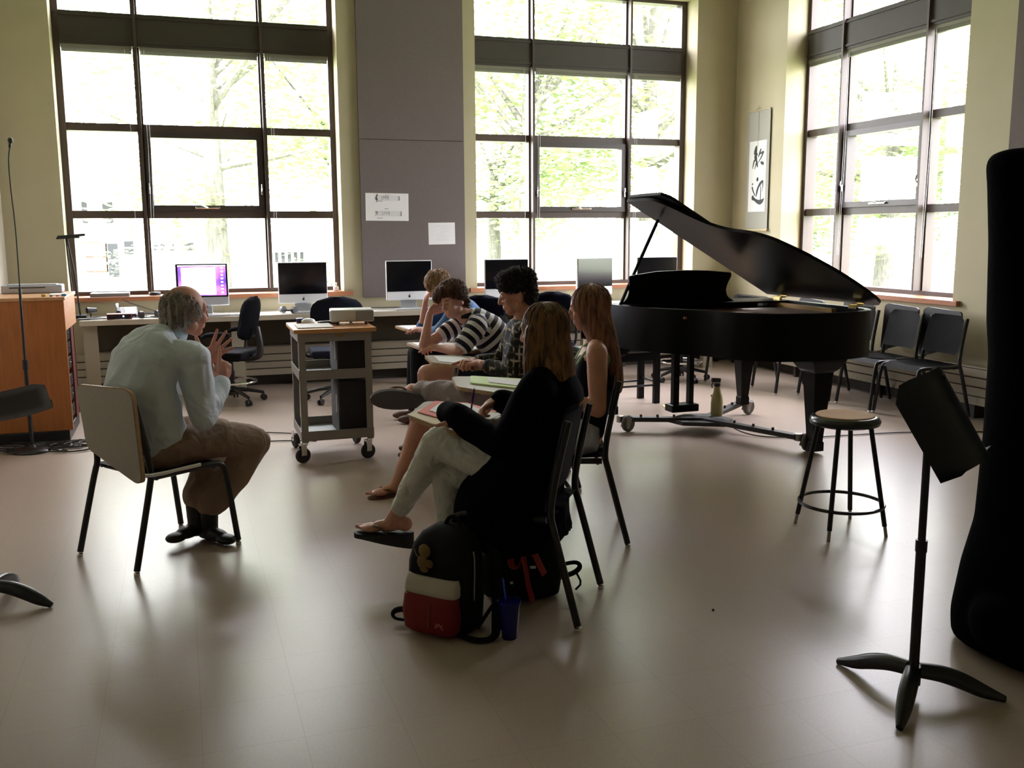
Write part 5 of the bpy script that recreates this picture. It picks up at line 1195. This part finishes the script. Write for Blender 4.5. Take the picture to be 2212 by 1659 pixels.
eyes(g.root, hd_, F0, R0, U0, 1.06)
hg = hairm('hair_grey', (.16, .115, .09), (.62, .56, .52), .6)
b = MB(); ell(b, hd_ + U0 * .012 - F0 * .036, (R0, F0, U0), (.093, .086, .090)); ell(b, hd_ - U0 * .050 - F0 * .055, (R0, F0, U0), (.082, .062, .055)); 
for k in (-1, 1): ell(b, hd_ + R0 * k * .070 + U0 * .0 - F0 * .01, (R0, F0, U0), (.018, .055, .045))
hairmesh(g.root, remesh(b, .008, 3), 1500, .014, 6, lambda p: (-UP * .8 - F0 * .25), .0020, .005, hg, .5, 5, .3)
# ================= student in black coat (nearest)
coat = mat('coat_black', (.0016, .0016, .0028), .92, bump=.15, bscale=80, spec=.05); jean = mat('pale_jeans', (.62, .60, .56), .85, fold=14, var=.06, vscale=25)
g = Fig('student in a long black coat and pale jeans writing with a purple pen, legs crossed', (1.294, 3.70), (-.82, .57)); w = g.w
hip, ch, nk, hd_ = w(-.10, 0, .54), w(-.13, 0, .86), w(-.125, 0, 1.02), w(-.10, 0, 1.160)
rsh, lsh, rel, rwr, lel, lwr = w(-.12, .17, .95), w(-.12, -.17, .93), w(.0, .25, .76), w(.13, .12, .845), w(-.0, -.25, .73), w(.21, -.12, .80)
F0, R0, U0 = frame(g.dir(.95, .25, -.18), UP)
lkn, rkn = w(.355, .0, .675), w(.34, .06, .525); lan, ran = w(.60, .10, .31), w(.34, .06, .10)
b = MB(); head(b, hd_, F0, R0, U0, .96); b.chain([hd_ - U0 * .06 - F0 * .02, nk], [.048, .052]); torso(b, [hip + g.f * .06, w(-.08, 0, .7), w(-.10, 0, .86), w(-.125, 0, .96)], [g.r] * 4, [.15, .125, .15, .12], [.10, .09, .10, .07])
b.chain([rsh, rel, rwr], [.042, .035, .022]); b.chain([lsh, lel, lwr], [.042, .035, .022]); b.chain([w(-.06, .09, .54), rkn, ran], [.08, .052, .034]); b.chain([w(-.06, -.09, .55), lkn, lan], [.08, .052, .034])
hand(b, rwr, g.dir(.55, -.35, -.35), g.dir(.1, -.3, -.9), .92, -1, (.55, .7, .8, .85), .03, .5); hand(b, lwr, (lwr - lel).normalized() + g.dir(.2, .5, -.3) * .4, g.dir(0, .1, -1), .9, 1, (.9, 1, 1, 1), .03)
fo, fd_, fa = foot(b, lan, lan + g.dir(.93, -.26, .48) * .25, -UP, .98)
foot(b, ran, w(.52, .08, .05), -UP, .95)
part(g.root, 'body', remesh(b, .0045, 3), skin_r)
b = MB(); torso(b, [w(-.03, 0, .495), w(-.03, 0, .56)], [g.r] * 2, [.16, .14], [.11, .10]); b.chain([w(-.05, .09, .54), rkn, w(.335, .06, .13)], [.092, .066, .046]); b.chain([w(-.05, -.09, .56), lkn, lkn.lerp(lan, .45), lkn.lerp(lan, .90)], [.092, .070, .060, .042])
me = remesh(b, .006, 4); crease(me, .006, 14, 2); clampback(me, g, .03); part(g.root, 'jeans', me, jean)
b = MB()
torso(b, [w(.02, -.02, .37), w(.01, -.02, .44), w(-.03, -.01, .53), w(-.09, 0, .66), w(-.13, 0, .80), w(-.13, 0, .91), w(-.125, 0, .99), w(-.12, 0, 1.04)], [g.r] * 8, [.27, .26, .24, .205, .20, .20, .13, .075], [.25, .235, .20, .155, .14, .13, .10, .07])
b.chain([w(-.12, .13, .95), rsh, rel, rwr.lerp(rel, .08)], [.075, .075, .066, .048]); b.chain([w(-.12, -.13, .95), lsh, lel, lwr.lerp(lel, -.1), lwr + ((lwr - lel).normalized() + g.dir(.2, .5, -.3) * .4).normalized() * .12], [.075, .076, .066, .052, .052])
me = remesh(b, .008, 6); crease(me, .014, 6, 9, (1, 1, .5)); clampback(me, g); part(g.root, 'coat', me, coat)
b = MB(); torso(b, [w(-.13, 0, 1.0), w(-.135, 0, 1.05), w(-.14, 0, 1.09)], [g.r] * 3, [.10, .085, .085], [.085, .08, .08]); part(g.root, 'coat_collar', remesh(b, .008, 4), coat)
h2 = hairm('hair_light_brown', (.05, .02, .008), (.34, .16, .055))
b = MB(); ell(b, hd_ + U0 * .022 - F0 * .022, (R0, F0, U0), (.088, .096, .092)); bk = -g.f
cl_ = hd_ - UP * .02 + bk * .035
secs = []
for dz, hw_, dp, bo in ((.0, .090, .080, .02), (-.10, .105, .068, .05), (-.17, .122, .058, .065), (-.24, .122, .048, .085), (-.30, .10, .03, .10)): secs.append((hd_ + UP * dz + bk * bo, g.r * hw_, g.f * dp))
b.loft(secs, 24); b.chain([hd_ + g.r * -.075 + g.f * .02, hd_ + g.r * -.10 + UP * -.12 + g.f * .02, hd_ - g.r * .12 - UP * .22 + g.f * .02], [.03, .032, .016])
h = hairmesh(g.root, remesh(b, .008, 5), 1500, .022, 13, lambda p: (-UP + (p - hd_).normalized() * .15), .0022, .004, h2, .10, 7)
sand = mat('sandal_black', (.008, .008, .008), .6); strapm = mat('sandal_strap', (.12, .07, .05), .5)
def sandal(root, fo, fd_, fa, sole, th, m, sm, s=1.0, straps=True, wedge=0):
    b = MB(); out = []
    for i in range(24):
        a = 2 * PI * i / 24; x = math.cos(a) * .135; y = math.sin(a) * (.048 + .012 * math.cos(a)); out.append((x * s, y * s))
    o = fo + fd_ * .060 * s + sole * .030 * s
    R1 = [b.bm.verts.new(o + fd_ * x + fa * y) for x, y in out]; R2 = [b.bm.verts.new(o + fd_ * x * 1.0 + fa * y + sole * (th + wedge * max(0, (-x / .135) * .5 + .3))) for x, y in out]
    b.bm.faces.new(R1[::-1]); b.bm.faces.new(R2)
    for i in range(24): b.bm.faces.new((R1[i], R1[(i + 1) % 24], R2[(i + 1) % 24], R2[i]))
    sd_ = part(root, 'sandal', b.mesh('sandal'), m, False)
    b = MB(); t0 = o + fd_ * .085 * s - sole * .006
    for k in (-1, 1): b.tube([t0, o + fd_ * .05 * s + fa * k * .026 * s - sole * .042 * s, o + fd_ * .0 * s + fa * k * .044 * s - sole * .028 * s, o - fd_ * .02 * s + fa * k * .046 * s], [.004, .007, .007, .005], 8, 2, .5)
    me = b.mesh('strap'); me.transform(Matrix.Translation(-V(root.location))); link('strap', me, sm, sd_, 'all')
S_ = -UP; S_ = (S_ - fd_ * S_.dot(fd_)).normalized(); sandal(g.root, fo, fd_, fa, S_, .022, sand, strapm, 1.0, True, .07)
t = thing('pen', 'purple pen standing in the writing hand over the red folder', 'pen', (0, 0, 0))
pt_ = w(.235, .055, .765); pe = pt_ + V((.02, -.005, .135)); t.location = pt_
b = MB(); b.cyl(V((0, 0, 0)), (pe - pt_) * .08, .001, .004); b.cyl((pe - pt_) * .08, (pe - pt_) * .55, .0042); b.build('barrel', mat('pen_clear', (.35, .25, .5), .2), t, True)
b = MB(); b.cyl((pe - pt_) * .55, (pe - pt_) * .95, .005); b.cyl((pe - pt_) * .95, (pe - pt_), .003); b.build('pen_cap', mat('pen_purple', (.12, .02, .25), .25), t, True)
# ================= long-haired sleeveless student
g = Fig('student with very long reddish hair and bare arms seen from behind', (1.835, 4.52), (-.94, .35)); w = g.w
hip, nk, hd_ = w(-.16, 0, .54), w(-.15, 0, 1.03), w(-.11, 0, 1.175)
rsh, lsh, rel, lel = w(-.14, .155, .965), w(-.145, -.16, .965), w(-.10, .2, .70), w(-.15, -.20, .69); rwr, lwr = w(.12, .12, .76), w(.06, -.14, .76)
F0, R0, U0 = frame(g.dir(.95, .1, -.2), UP)
b = MB(); head(b, hd_, F0, R0, U0, .97); b.chain([hd_ - U0 * .06 - F0 * .02, nk], [.048, .052]); torso(b, [hip + g.f * .06, w(-.11, 0, .7), w(-.13, 0, .86), w(-.15, 0, .96)], [g.r] * 4, [.15, .125, .145, .12], [.10, .09, .10, .07])
b.chain([w(-.145, -.10, .985), lsh, lel, lwr], [.045, .054, .043, .024]); b.chain([lsh.lerp(lel, .3), lsh.lerp(lel, .6)], [.052, .048]); b.chain([rsh, rel, rwr], [.05, .038, .024])
rkn, lkn = w(.30, .09, .53), w(.30, -.09, .53); ran, lan = w(.34, .09, .09), w(.30, -.09, .09); b.chain([w(-.10, .09, .54), rkn, ran], [.085, .055, .035]); b.chain([w(-.10, -.09, .54), lkn, lan], [.085, .055, .035])
hand(b, rwr, g.dir(.9, -.3, -.2), -UP, .9, -1); hand(b, lwr, g.dir(.9, .3, -.2), -UP, .9, 1); foot(b, ran, w(.5, .09, .03), -UP, .9); foot(b, lan, w(.5, -.09, .03), -UP, .9)
part(g.root, 'body', remesh(b, .006, 3), skin_r)
b = MB(); torso(b, [w(-.13, 0, .52), w(-.13, 0, .7), w(-.14, 0, .86), w(-.155, 0, .93)], [g.r] * 4, [.165, .14, .155, .125], [.125, .11, .115, .085]); b.chain([w(-.15, -.10, .92), w(-.15, -.095, 1.0)], [.03, .02]); b.chain([w(-.15, .10, .92), w(-.15, .095, 1.0)], [.03, .02])
me = remesh(b, .007, 4); crease(me, .006, 9, 1); clampback(me, g); part(g.root, 'tank_top', me, mat('black_top', (.006, .006, .008), .85, spec=.1))
b = MB()
for k in (-1, 1): b.tube([w(-.20, k * .115, .88), w(-.215, k * .12, .95), w(-.16, k * .115, 1.005), w(-.09, k * .11, .97), w(-.05, k * .10, .90)], .012, 8, 2, .5)
part(g.root, 'strap', b.mesh('strap'), mat('mint_strap', (.30, .46, .22), .8))
b = MB(); torso(b, [w(-.06, 0, .485), w(-.05, 0, .54)], [g.r] * 2, [.17, .16], [.12, .11]); b.chain([w(-.10, .09, .54), rkn.lerp(w(-.10, .09, .54), .25)], [.10, .085]); b.chain([w(-.10, -.09, .54), lkn.lerp(w(-.10, -.09, .54), .25)], [.10, .085])
part(g.root, 'shorts', clampback(remesh(b, .007, 4), g), mat('white_shorts', (.62, .62, .72), .8))
h3 = hairm('hair_auburn', (.08, .028, .013), (.42, .18, .095))
bk = -g.f; b = MB(); ell(b, hd_ + U0 * .024 - F0 * .020, (R0, F0, U0), (.090, .098, .095)); secs = []
for dz, hw_, dp, bo in ((.0, .098, .085, .015), (-.10, .112, .08, .05), (-.20, .122, .066, .085), (-.30, .118, .055, .115), (-.38, .10, .04, .135), (-.43, .06, .02, .145)): secs.append((hd_ + UP * dz + bk * bo, g.r * hw_, g.f * dp))
b.loft(secs, 24); hairmesh(g.root, remesh(b, .008, 5), 1900, .024, 17, lambda p: (-UP + (p - hd_).normalized() * .05), .0023, .004, h3, .06, 9)
# ================= curly student in plaid
g = Fig('student with curly black hair and a plaid shirt, one ankle crossed over his knee', (1.95, 5.55), (-.95, .25)); w = g.w
hip, nk, hd_ = w(.02, 0, .54), w(-.02, 0, 1.03), w(.025, -.0, 1.178)
rsh, lsh, lel, lwr, rel, rwr = w(.0, .19, .95), w(.0, -.19, .945), w(.06, -.23, .72), w(.24, -.07, .765), w(.1, .22, .73), w(.3, .05, .765)
F0, R0, U0 = frame(g.dir(.93, -.06, -.20), g.dir(.2, 0, 1))
rkn, ran, lkn, lan = w(.55, -.02, .565), w(.75, -.20, .10), w(.34, -.42, .64), w(.66, -.20, .635)
b = MB(); head(b, hd_, F0, R0, U0, 1.04); b.chain([hd_ - U0 * .06 - F0 * .02, nk], [.055, .060]); torso(b, [hip, w(-.01, 0, .7), w(-.03, 0, .86), w(-.02, 0, .97)], [g.r] * 4, [.15, .14, .165, .13], [.10, .10, .11, .08])
b.chain([rsh, rel, rwr], [.048, .038, .026]); b.chain([lsh, lel, lwr], [.048, .038, .026]); hand(b, lwr, g.dir(.35, .75, .05), g.dir(.2, 0, -1), 1.0, 1, (.9, .9, 1, 1), .03, .3); hand(b, rwr, g.dir(.3, -.8, .1), g.dir(.2, 0, -1), 1.0, -1, (.9, .9, 1, 1), .03, .3)
b.chain([w(.03, .09, .54), rkn, rkn.lerp(ran, .33), rkn.lerp(ran, .7), ran], [.085, .066, .068, .048, .038]); b.chain([w(.03, -.09, .54), lkn, lkn.lerp(lan, .3), lan], [.085, .062, .06, .038])
fo1, fd1, fa1 = foot(b, ran, w(.90, -.28, .05), -UP, 1.05)
sl2 = (V((-.10, -.90, -.40))).normalized(); fo2, fd2, fa2 = foot(b, lan, lan + V((-.92, -.10, .02)), sl2, 1.12)
part(g.root, 'body', remesh(b, .0045, 3), skin_r); eyes(g.root, hd_, F0, R0, U0, 1.04)
greyp = mat('grey_trousers', (.32, .27, .28), .85, fold=10)
b = MB(); torso(b, [w(.0, 0, .49), w(.0, 0, .58)], [g.r] * 2, [.185, .16], [.14, .12]); b.chain([w(.03, .09, .54), rkn, rkn.lerp(ran, .12)], [.10, .078, .072]); b.chain([w(.03, -.09, .54), lkn], [.10, .078]); b.chain([lkn, lkn.lerp(lan, .82)], [.078, .055])
me = remesh(b, .006, 4); crease(me, .010, 12, 2); part(g.root, 'trousers', me, greyp)
pl = bpy.data.materials.new('plaid_shirt'); pl.use_nodes = True; n_, l_, bs = nodes(pl); bs.inputs['Roughness'].default_value = .85
tc = n_.new('ShaderNodeTexCoord'); outs = []
for rot, scl in (((0, 0, .3), 9), ((0, PI / 2, .2), 8)):
    mp = n_.new('ShaderNodeMapping'); mp.inputs['Rotation'].default_value = rot; wv = n_.new('ShaderNodeTexWave'); wv.inputs['Scale'].default_value = scl; wv.inputs['Distortion'].default_value = 1.5; wv.inputs['Detail'].default_value = 2
    l_.new(tc.outputs['Object'], mp.inputs[0]); l_.new(mp.outputs[0], wv.inputs['Vector']); outs.append(wv)
mxm = n_.new('ShaderNodeMath'); mxm.operation = 'MAXIMUM'; l_.new(outs[0].outputs['Fac'], mxm.inputs[0]); l_.new(outs[1].outputs['Fac'], mxm.inputs[1])
nz = n_.new('ShaderNodeTexNoise'); nz.inputs['Scale'].default_value = 22; l_.new(tc.outputs['Object'], nz.inputs['Vector'])
hv = n_.new('ShaderNodeMath'); hv.operation = 'MULTIPLY'; l_.new(mxm.outputs[0], hv.inputs[0]); l_.new(nz.outputs['Fac'], hv.inputs[1])
cr = n_.new('ShaderNodeValToRGB'); e = cr.color_ramp.elements; e[0].position = .36; e[0].color = (.006, .006, .005, 1); e[1].position = .62; e[1].color = (.42, .35, .28, 1); k = e.new(.46); k.color = (.05, .045, .035, 1)
l_.new(hv.outputs[0], cr.inputs[0]); l_.new(cr.outputs[0], bs.inputs['Base Color'])
b = MB(); torso(b, [w(.0, 0, .51), w(-.01, 0, .62), w(-.03, 0, .78), w(-.03, 0, .90), w(-.02, 0, .99), w(-.02, 0, 1.03)], [g.r] * 6, [.185, .18, .19, .195, .14, .08], [.14, .14, .14, .13, .10, .07])
b.chain([w(-.02, -.13, .97), lsh, lel, lwr.lerp(lel, .25)], [.072, .074, .062, .046]); b.chain([w(-.02, .13, .97), rsh, rel, rwr.lerp(rel, .25)], [.072, .074, .062, .046]); b.chain([w(-.05, 0, 1.0), w(-.05, 0, 1.05)], [.075, .068])
me = remesh(b, .007, 5); crease(me, .010, 9, 6); part(g.root, 'shirt', me, pl)
hb = hairm('hair_black', (.004, .003, .002), (.035, .022, .014), .6)
b = MB(); ell(b, hd_ + U0 * .074 - F0 * .022, (R0, F0, U0), (.092, .102, .070)); ell(b, hd_ + U0 * .104 + F0 * .046, (R0, F0, U0), (.062, .044, .030)); ell(b, hd_ - U0 * .0 - F0 * .068, (R0, F0, U0), (.078, .045, .060))
hairmesh(g.root, remesh(b, .008, 2), 2200, .009, 6, lambda p: V((math.sin(p.x * 90), math.cos(p.y * 80), math.sin(p.z * 85))), .0032, .011, hb, .8, 3, 1.2)
brs = mat('sandal_brown', (.13, .055, .025), .6); darksole = mat('sole_dark', (.10, .10, .11), .8, bump=.2, bscale=200)
sandal(g.root, fo1, fd1, fa1, -UP, .016, brs, brs, 1.05); sandal(g.root, fo2, fd2, fa2, sl2, .022, darksole, brs, 1.32)
# ================= student in striped polo
def stripem(name, ca, cb, per, rough=.85):
    m = bpy.data.materials.new(name); m.use_nodes = True; n, l, bs = nodes(m); bs.inputs['Roughness'].default_value = rough
    at = n.new('ShaderNodeAttribute'); at.attribute_name = 'along'; mu = n.new('ShaderNodeMath'); mu.operation = 'MULTIPLY'; mu.inputs[1].default_value = 1 / per; fr_ = n.new('ShaderNodeMath'); fr_.operation = 'FRACT'; gt = n.new('ShaderNodeMath'); gt.operation = 'GREATER_THAN'; gt.inputs[1].default_value = .5
    mx = n.new('ShaderNodeMix'); mx.data_type = 'RGBA'; mx.inputs[6].default_value = (*ca, 1); mx.inputs[7].default_value = (*cb, 1); l.new(at.outputs['Fac'], mu.inputs[0]); l.new(mu.outputs[0], fr_.inputs[0]); l.new(fr_.outputs[0], gt.inputs[0]); l.new(gt.outputs[0], mx.inputs[0]); l.new(mx.outputs[2], bs.inputs['Base Color']); return m
def along(me, bones):
    """distance along the nearest bone, so that stripes run round torso and sleeves"""
    at = me.attributes.new('along', 'FLOAT', 'POINT'); B = [(V(a), V(c), off, rad) for a, c, off, rad in bones]
    for v in me.vertices:
        best = 9; val = 0
        for a, c, off, rad in B:
            d = c - a; t_ = (v.co - a).dot(d) / d.length_squared; q = a + d * max(0, min(1, t_)); e = (v.co - q).length / rad
            if e < best: best = e; val = off + t_ * d.length
        at.data[v.index].value = val + 10
g = Fig('student in a black and white striped shirt leaning his head on his hand', (2.1, 6.45), (-.95, .1)); w = g.w
hip, wst, ch, nk, hd_ = w(.0, 0, .54), w(-.02, 0, .70), w(.08, 0, .86), w(.235, 0, .975), w(.33, -.01, 1.085)
rsh, lsh, lel, rel, rwr, lwr = w(.23, .18, .91), w(.19, -.19, .915), w(.33, -.25, .765), w(.52, .045, .775), w(.475, .05, 1.0), w(.45, -.02, .765)
F0, R0, U0 = frame((g.f * .66 - g.r * .66 - UP * .20), (g.f * .35 - g.r * .10 + UP)); 
b = MB(); head(b, hd_, F0, R0, U0, 1.0); b.chain([hd_ - U0 * .06 - F0 * .02, nk, w(.17, 0, .95)], [.050, .056, .07]); torso(b, [hip, wst, ch, w(.2, 0, .95)], [g.r] * 4, [.15, .13, .15, .12], [.10, .09, .10, .07])
b.chain([rsh, rel, rwr], [.046, .040, .025]); b.chain([lsh, lel, lwr], [.046, .040, .025]); hand(b, rwr, (hd_ + U0 * .05 + F0 * .02 + R0 * .03 - rwr), g.dir(-.6, -.6, .3), .95, 1, (.5, .55, .6, .65), .05, .4); hand(b, lwr, g.dir(.4, .8, 0), g.dir(0, 0, -1), .95, 1, (.5, .6, .6, .6), .03)
rkn, lkn = w(.50, .11, .56), w(.53, -.12, .60); ran, lan = w(.52, .12, .10), w(.55, -.10, .13); b.chain([w(.02, .09, .54), rkn, rkn.lerp(ran, .3), ran], [.08, .06, .055, .036]); b.chain([w(.02, -.09, .54), w(.3, -.11, .60), lkn, lkn.lerp(lan, .3), lan], [.085, .075, .064, .056, .036])
part(g.root, 'body', remesh(b, .0045, 3), skin); eyes(g.root, hd_, F0, R0, U0, 1.0)
b = MB(); torso(b, [w(-.0, 0, .52), w(-.03, 0, .64), w(.0, 0, .77), w(.08, 0, .87), w(.17, 0, .94), w(.225, 0, .965)], [g.r] * 6, [.165, .155, .17, .185, .15, .08], [.13, .125, .135, .13, .105, .075])
b.chain([w(.17, -.12, .935), lsh, lsh.lerp(lel, .72)], [.07, .072, .066]); b.chain([w(.19, .12, .93), rsh, rsh.lerp(rel, .50)], [.07, .070, .062])
me = remesh(b, .0055, 5); crease(me, .005, 10, 3)
along(me, [(w(-.02, 0, .50), w(.0, 0, .77), 0, 1.35), (w(.0, 0, .77), w(.22, 0, .99), .27, 1.35), (lsh, lel, .013, .8), (rsh, rel, .013, .8)]); part(g.root, 'shirt', me, stripem('stripe_knit', (.004, .0035, .014), (.74, .71, .76), .062))
b = MB(); b.tube([w(.215, 0, .985) + (R0 * math.cos(a) * .062 + (F0 - UP * F0.z * 0) * math.sin(a) * .060) * 1.0 + UP * .004 for a in [2 * PI * i / 20 for i in range(20)]], .017, 8, 0, None, True); part(g.root, 'collar', b.mesh('collar'), mat('collar_black', (.006, .005, .01), .85))
navy = mat('navy_denim', (.010, .014, .035), .85)
b = MB(); torso(b, [w(-.0, 0, .49), w(-.0, 0, .56)], [g.r] * 2, [.17, .155], [.135, .12]); b.chain([w(.02, .09, .54), w(.3, .10, .58)], [.10, .088]); b.chain([w(.02, -.09, .54), w(.29, -.11, .60)], [.10, .090])
part(g.root, 'shorts', remesh(b, .007, 4), navy)
b = MB(); d = (w(.29, -.11, .6) - w(.02, -.09, .54)).normalized()
for q in (.0, .028): b.cyl(w(.30, -.11, .602) + d * (q + .03), w(.30, -.11, .602) + d * (q + .038), .0885 - q * .3, None, 24)
part(g.root, 'hem_stripe', b.mesh('hem_stripe'), mat('stripe_pale', (.4, .42, .5), .8), False)
hc = hairm('hair_brown', (.045, .016, .007), (.22, .09, .04))
b = MB(); ell(b, hd_ + U0 * .064 - F0 * .026, (R0, F0, U0), (.088, .094, .070)); ell(b, hd_ + U0 * .080 + F0 * .050, (R0, F0, U0), (.064, .038, .028)); ell(b, hd_ + U0 * .055 + F0 * .055 + R0 * .045, (R0, F0, U0), (.034, .034, .030)); ell(b, hd_ - U0 * .030 - F0 * .072, (R0, F0, U0), (.074, .040, .055))
for k in (-1, 1): ell(b, hd_ + R0 * k * .076 + U0 * .04 - F0 * .03, (R0, F0, U0), (.018, .045, .035))
hairmesh(g.root, remesh(b, .008, 2), 2600, .014, 8, lambda p: ((p - (hd_ + U0 * .10 - F0 * .03)).normalized() - U0 * .35), .0026, .009, hc, .45, 4, .4)
for an in (ran, lan):
    b = MB(); d = g.f; o_ = V((an.x, an.y, .045)); a_ = d.cross(UP); ell(b, o_ - d * .03, (a_, d, UP), (.038, .05, .042)); ell(b, o_ + d * .05, (a_, d, UP), (.042, .085, .040)); ell(b, o_ + d * .13 - UP * .01, (a_, d, UP), (.046, .06, .03)); b.chain([V((an.x, an.y, an.z)), o_], [.046, .04])
    part(g.root, 'shoe', remesh(b, .007, 3), mat('shoe_brown', (.10, .045, .03), .6))
# ================= blonde student (farthest)
g = Fig('blonde student in a blue shirt bent forward, almost hidden behind the striped shirt', (2.33, 7.72), (-.95, .1)); w = g.w
hip, nk, hd_ = w(.0, 0, .54), w(.25, -.05, 1.0), w(.335, -.06, 1.125)
rsh, lsh, lel, rel, rwr, lwr = w(.2, .17, .93), w(.22, -.20, .92), w(.36, -.29, .76), w(.45, .1, .775), w(.43, .0, 1.0), w(.50, -.10, .775)
F0, R0, U0 = frame(g.f * .75 - UP * .65, g.f * .7 + UP)
b = MB(); head(b, hd_, F0, R0, U0, .97); b.chain([hd_ - U0 * .06, nk, w(.17, 0, .95)], [.05, .052, .07]); torso(b, [hip, w(-.02, 0, .7), w(.08, 0, .86), w(.2, 0, .95)], [g.r] * 4, [.15, .13, .145, .12], [.10, .09, .10, .07]); b.chain([rsh, rel, rwr], [.04, .035, .024]); b.chain([lsh, lel, lwr], [.04, .035, .024])
hand(b, lwr, g.dir(.5, .7, 0), -UP, .9, 1); hand(b, rwr, g.dir(-.2, -.3, .8), g.dir(-1, 0, 0), .9, 1)
rkn, lkn = w(.50, .10, .56), w(.50, -.10, .60); ran, lan = w(.54, .10, .10), w(.52, -.1, .10); b.chain([w(.02, .09, .54), rkn, ran], [.08, .055, .036]); b.chain([w(.02, -.09, .54), lkn, lan], [.08, .055, .036])
part(g.root, 'body', remesh(b, .007, 3), skin)
b = MB(); torso(b, [w(-.0, 0, .52), w(-.02, 0, .66), w(.03, 0, .8), w(.12, 0, .90), w(.2, 0, .96), w(.25, 0, .985)], [g.r] * 6, [.16, .15, .165, .18, .14, .07], [.125, .12, .13, .125, .10, .065]); b.chain([w(.18, -.12, .94), lsh, lel, lel.lerp(lwr, .25)], [.068, .068, .062, .05]); b.chain([w(.18, .12, .94), rsh, rel], [.068, .068, .055])
me = remesh(b, .008, 4); crease(me, .008, 9, 3); part(g.root, 'shirt', me, mat('blue_shirt', (.025, .09, .22), .8))
b = MB(); torso(b, [w(.0, 0, .49), w(.0, 0, .56)], [g.r] * 2, [.17, .155], [.135, .12]); b.chain([w(.02, .09, .54), rkn, ran + V((0, 0, .02))], [.10, .08, .06]); b.chain([w(.02, -.09, .54), lkn, lan + V((0, 0, .02))], [.10, .085, .065]); part(g.root, 'trousers', remesh(b, .008, 4), black_f)
hl_ = hairm('hair_blond', (.16, .08, .03), (.50, .30, .13))
b = MB(); ell(b, hd_ + U0 * .035 - F0 * .022, (R0, F0, U0), (.092, .10, .09)); ell(b, hd_ - U0 * .05 - F0 * .04, (R0, F0, U0), (.085, .07, .07)); b.chain([hd_ + R0 * -.07 + F0 * .03, hd_ - R0 * .08 - UP * .12 + F0 * .03], [.03, .02])
hairmesh(g.root, remesh(b, .009, 3), 700, .02, 8, lambda p: -UP * .9 + (p - hd_).normalized() * .3, .0028, .007, hl_, .3, 6, .2)
for an in (ran, lan):
    b = MB(); d = g.f; o_ = V((an.x, an.y, .042)); a_ = d.cross(UP); ell(b, o_ - d * .02, (a_, d, UP), (.038, .05, .04)); ell(b, o_ + d * .09 - UP * .006, (a_, d, UP), (.042, .09, .034)); b.chain([an, o_], [.042, .04]); part(g.root, 'shoe', remesh(b, .008, 3), mat('shoe_brown', (.10, .045, .03), .6))
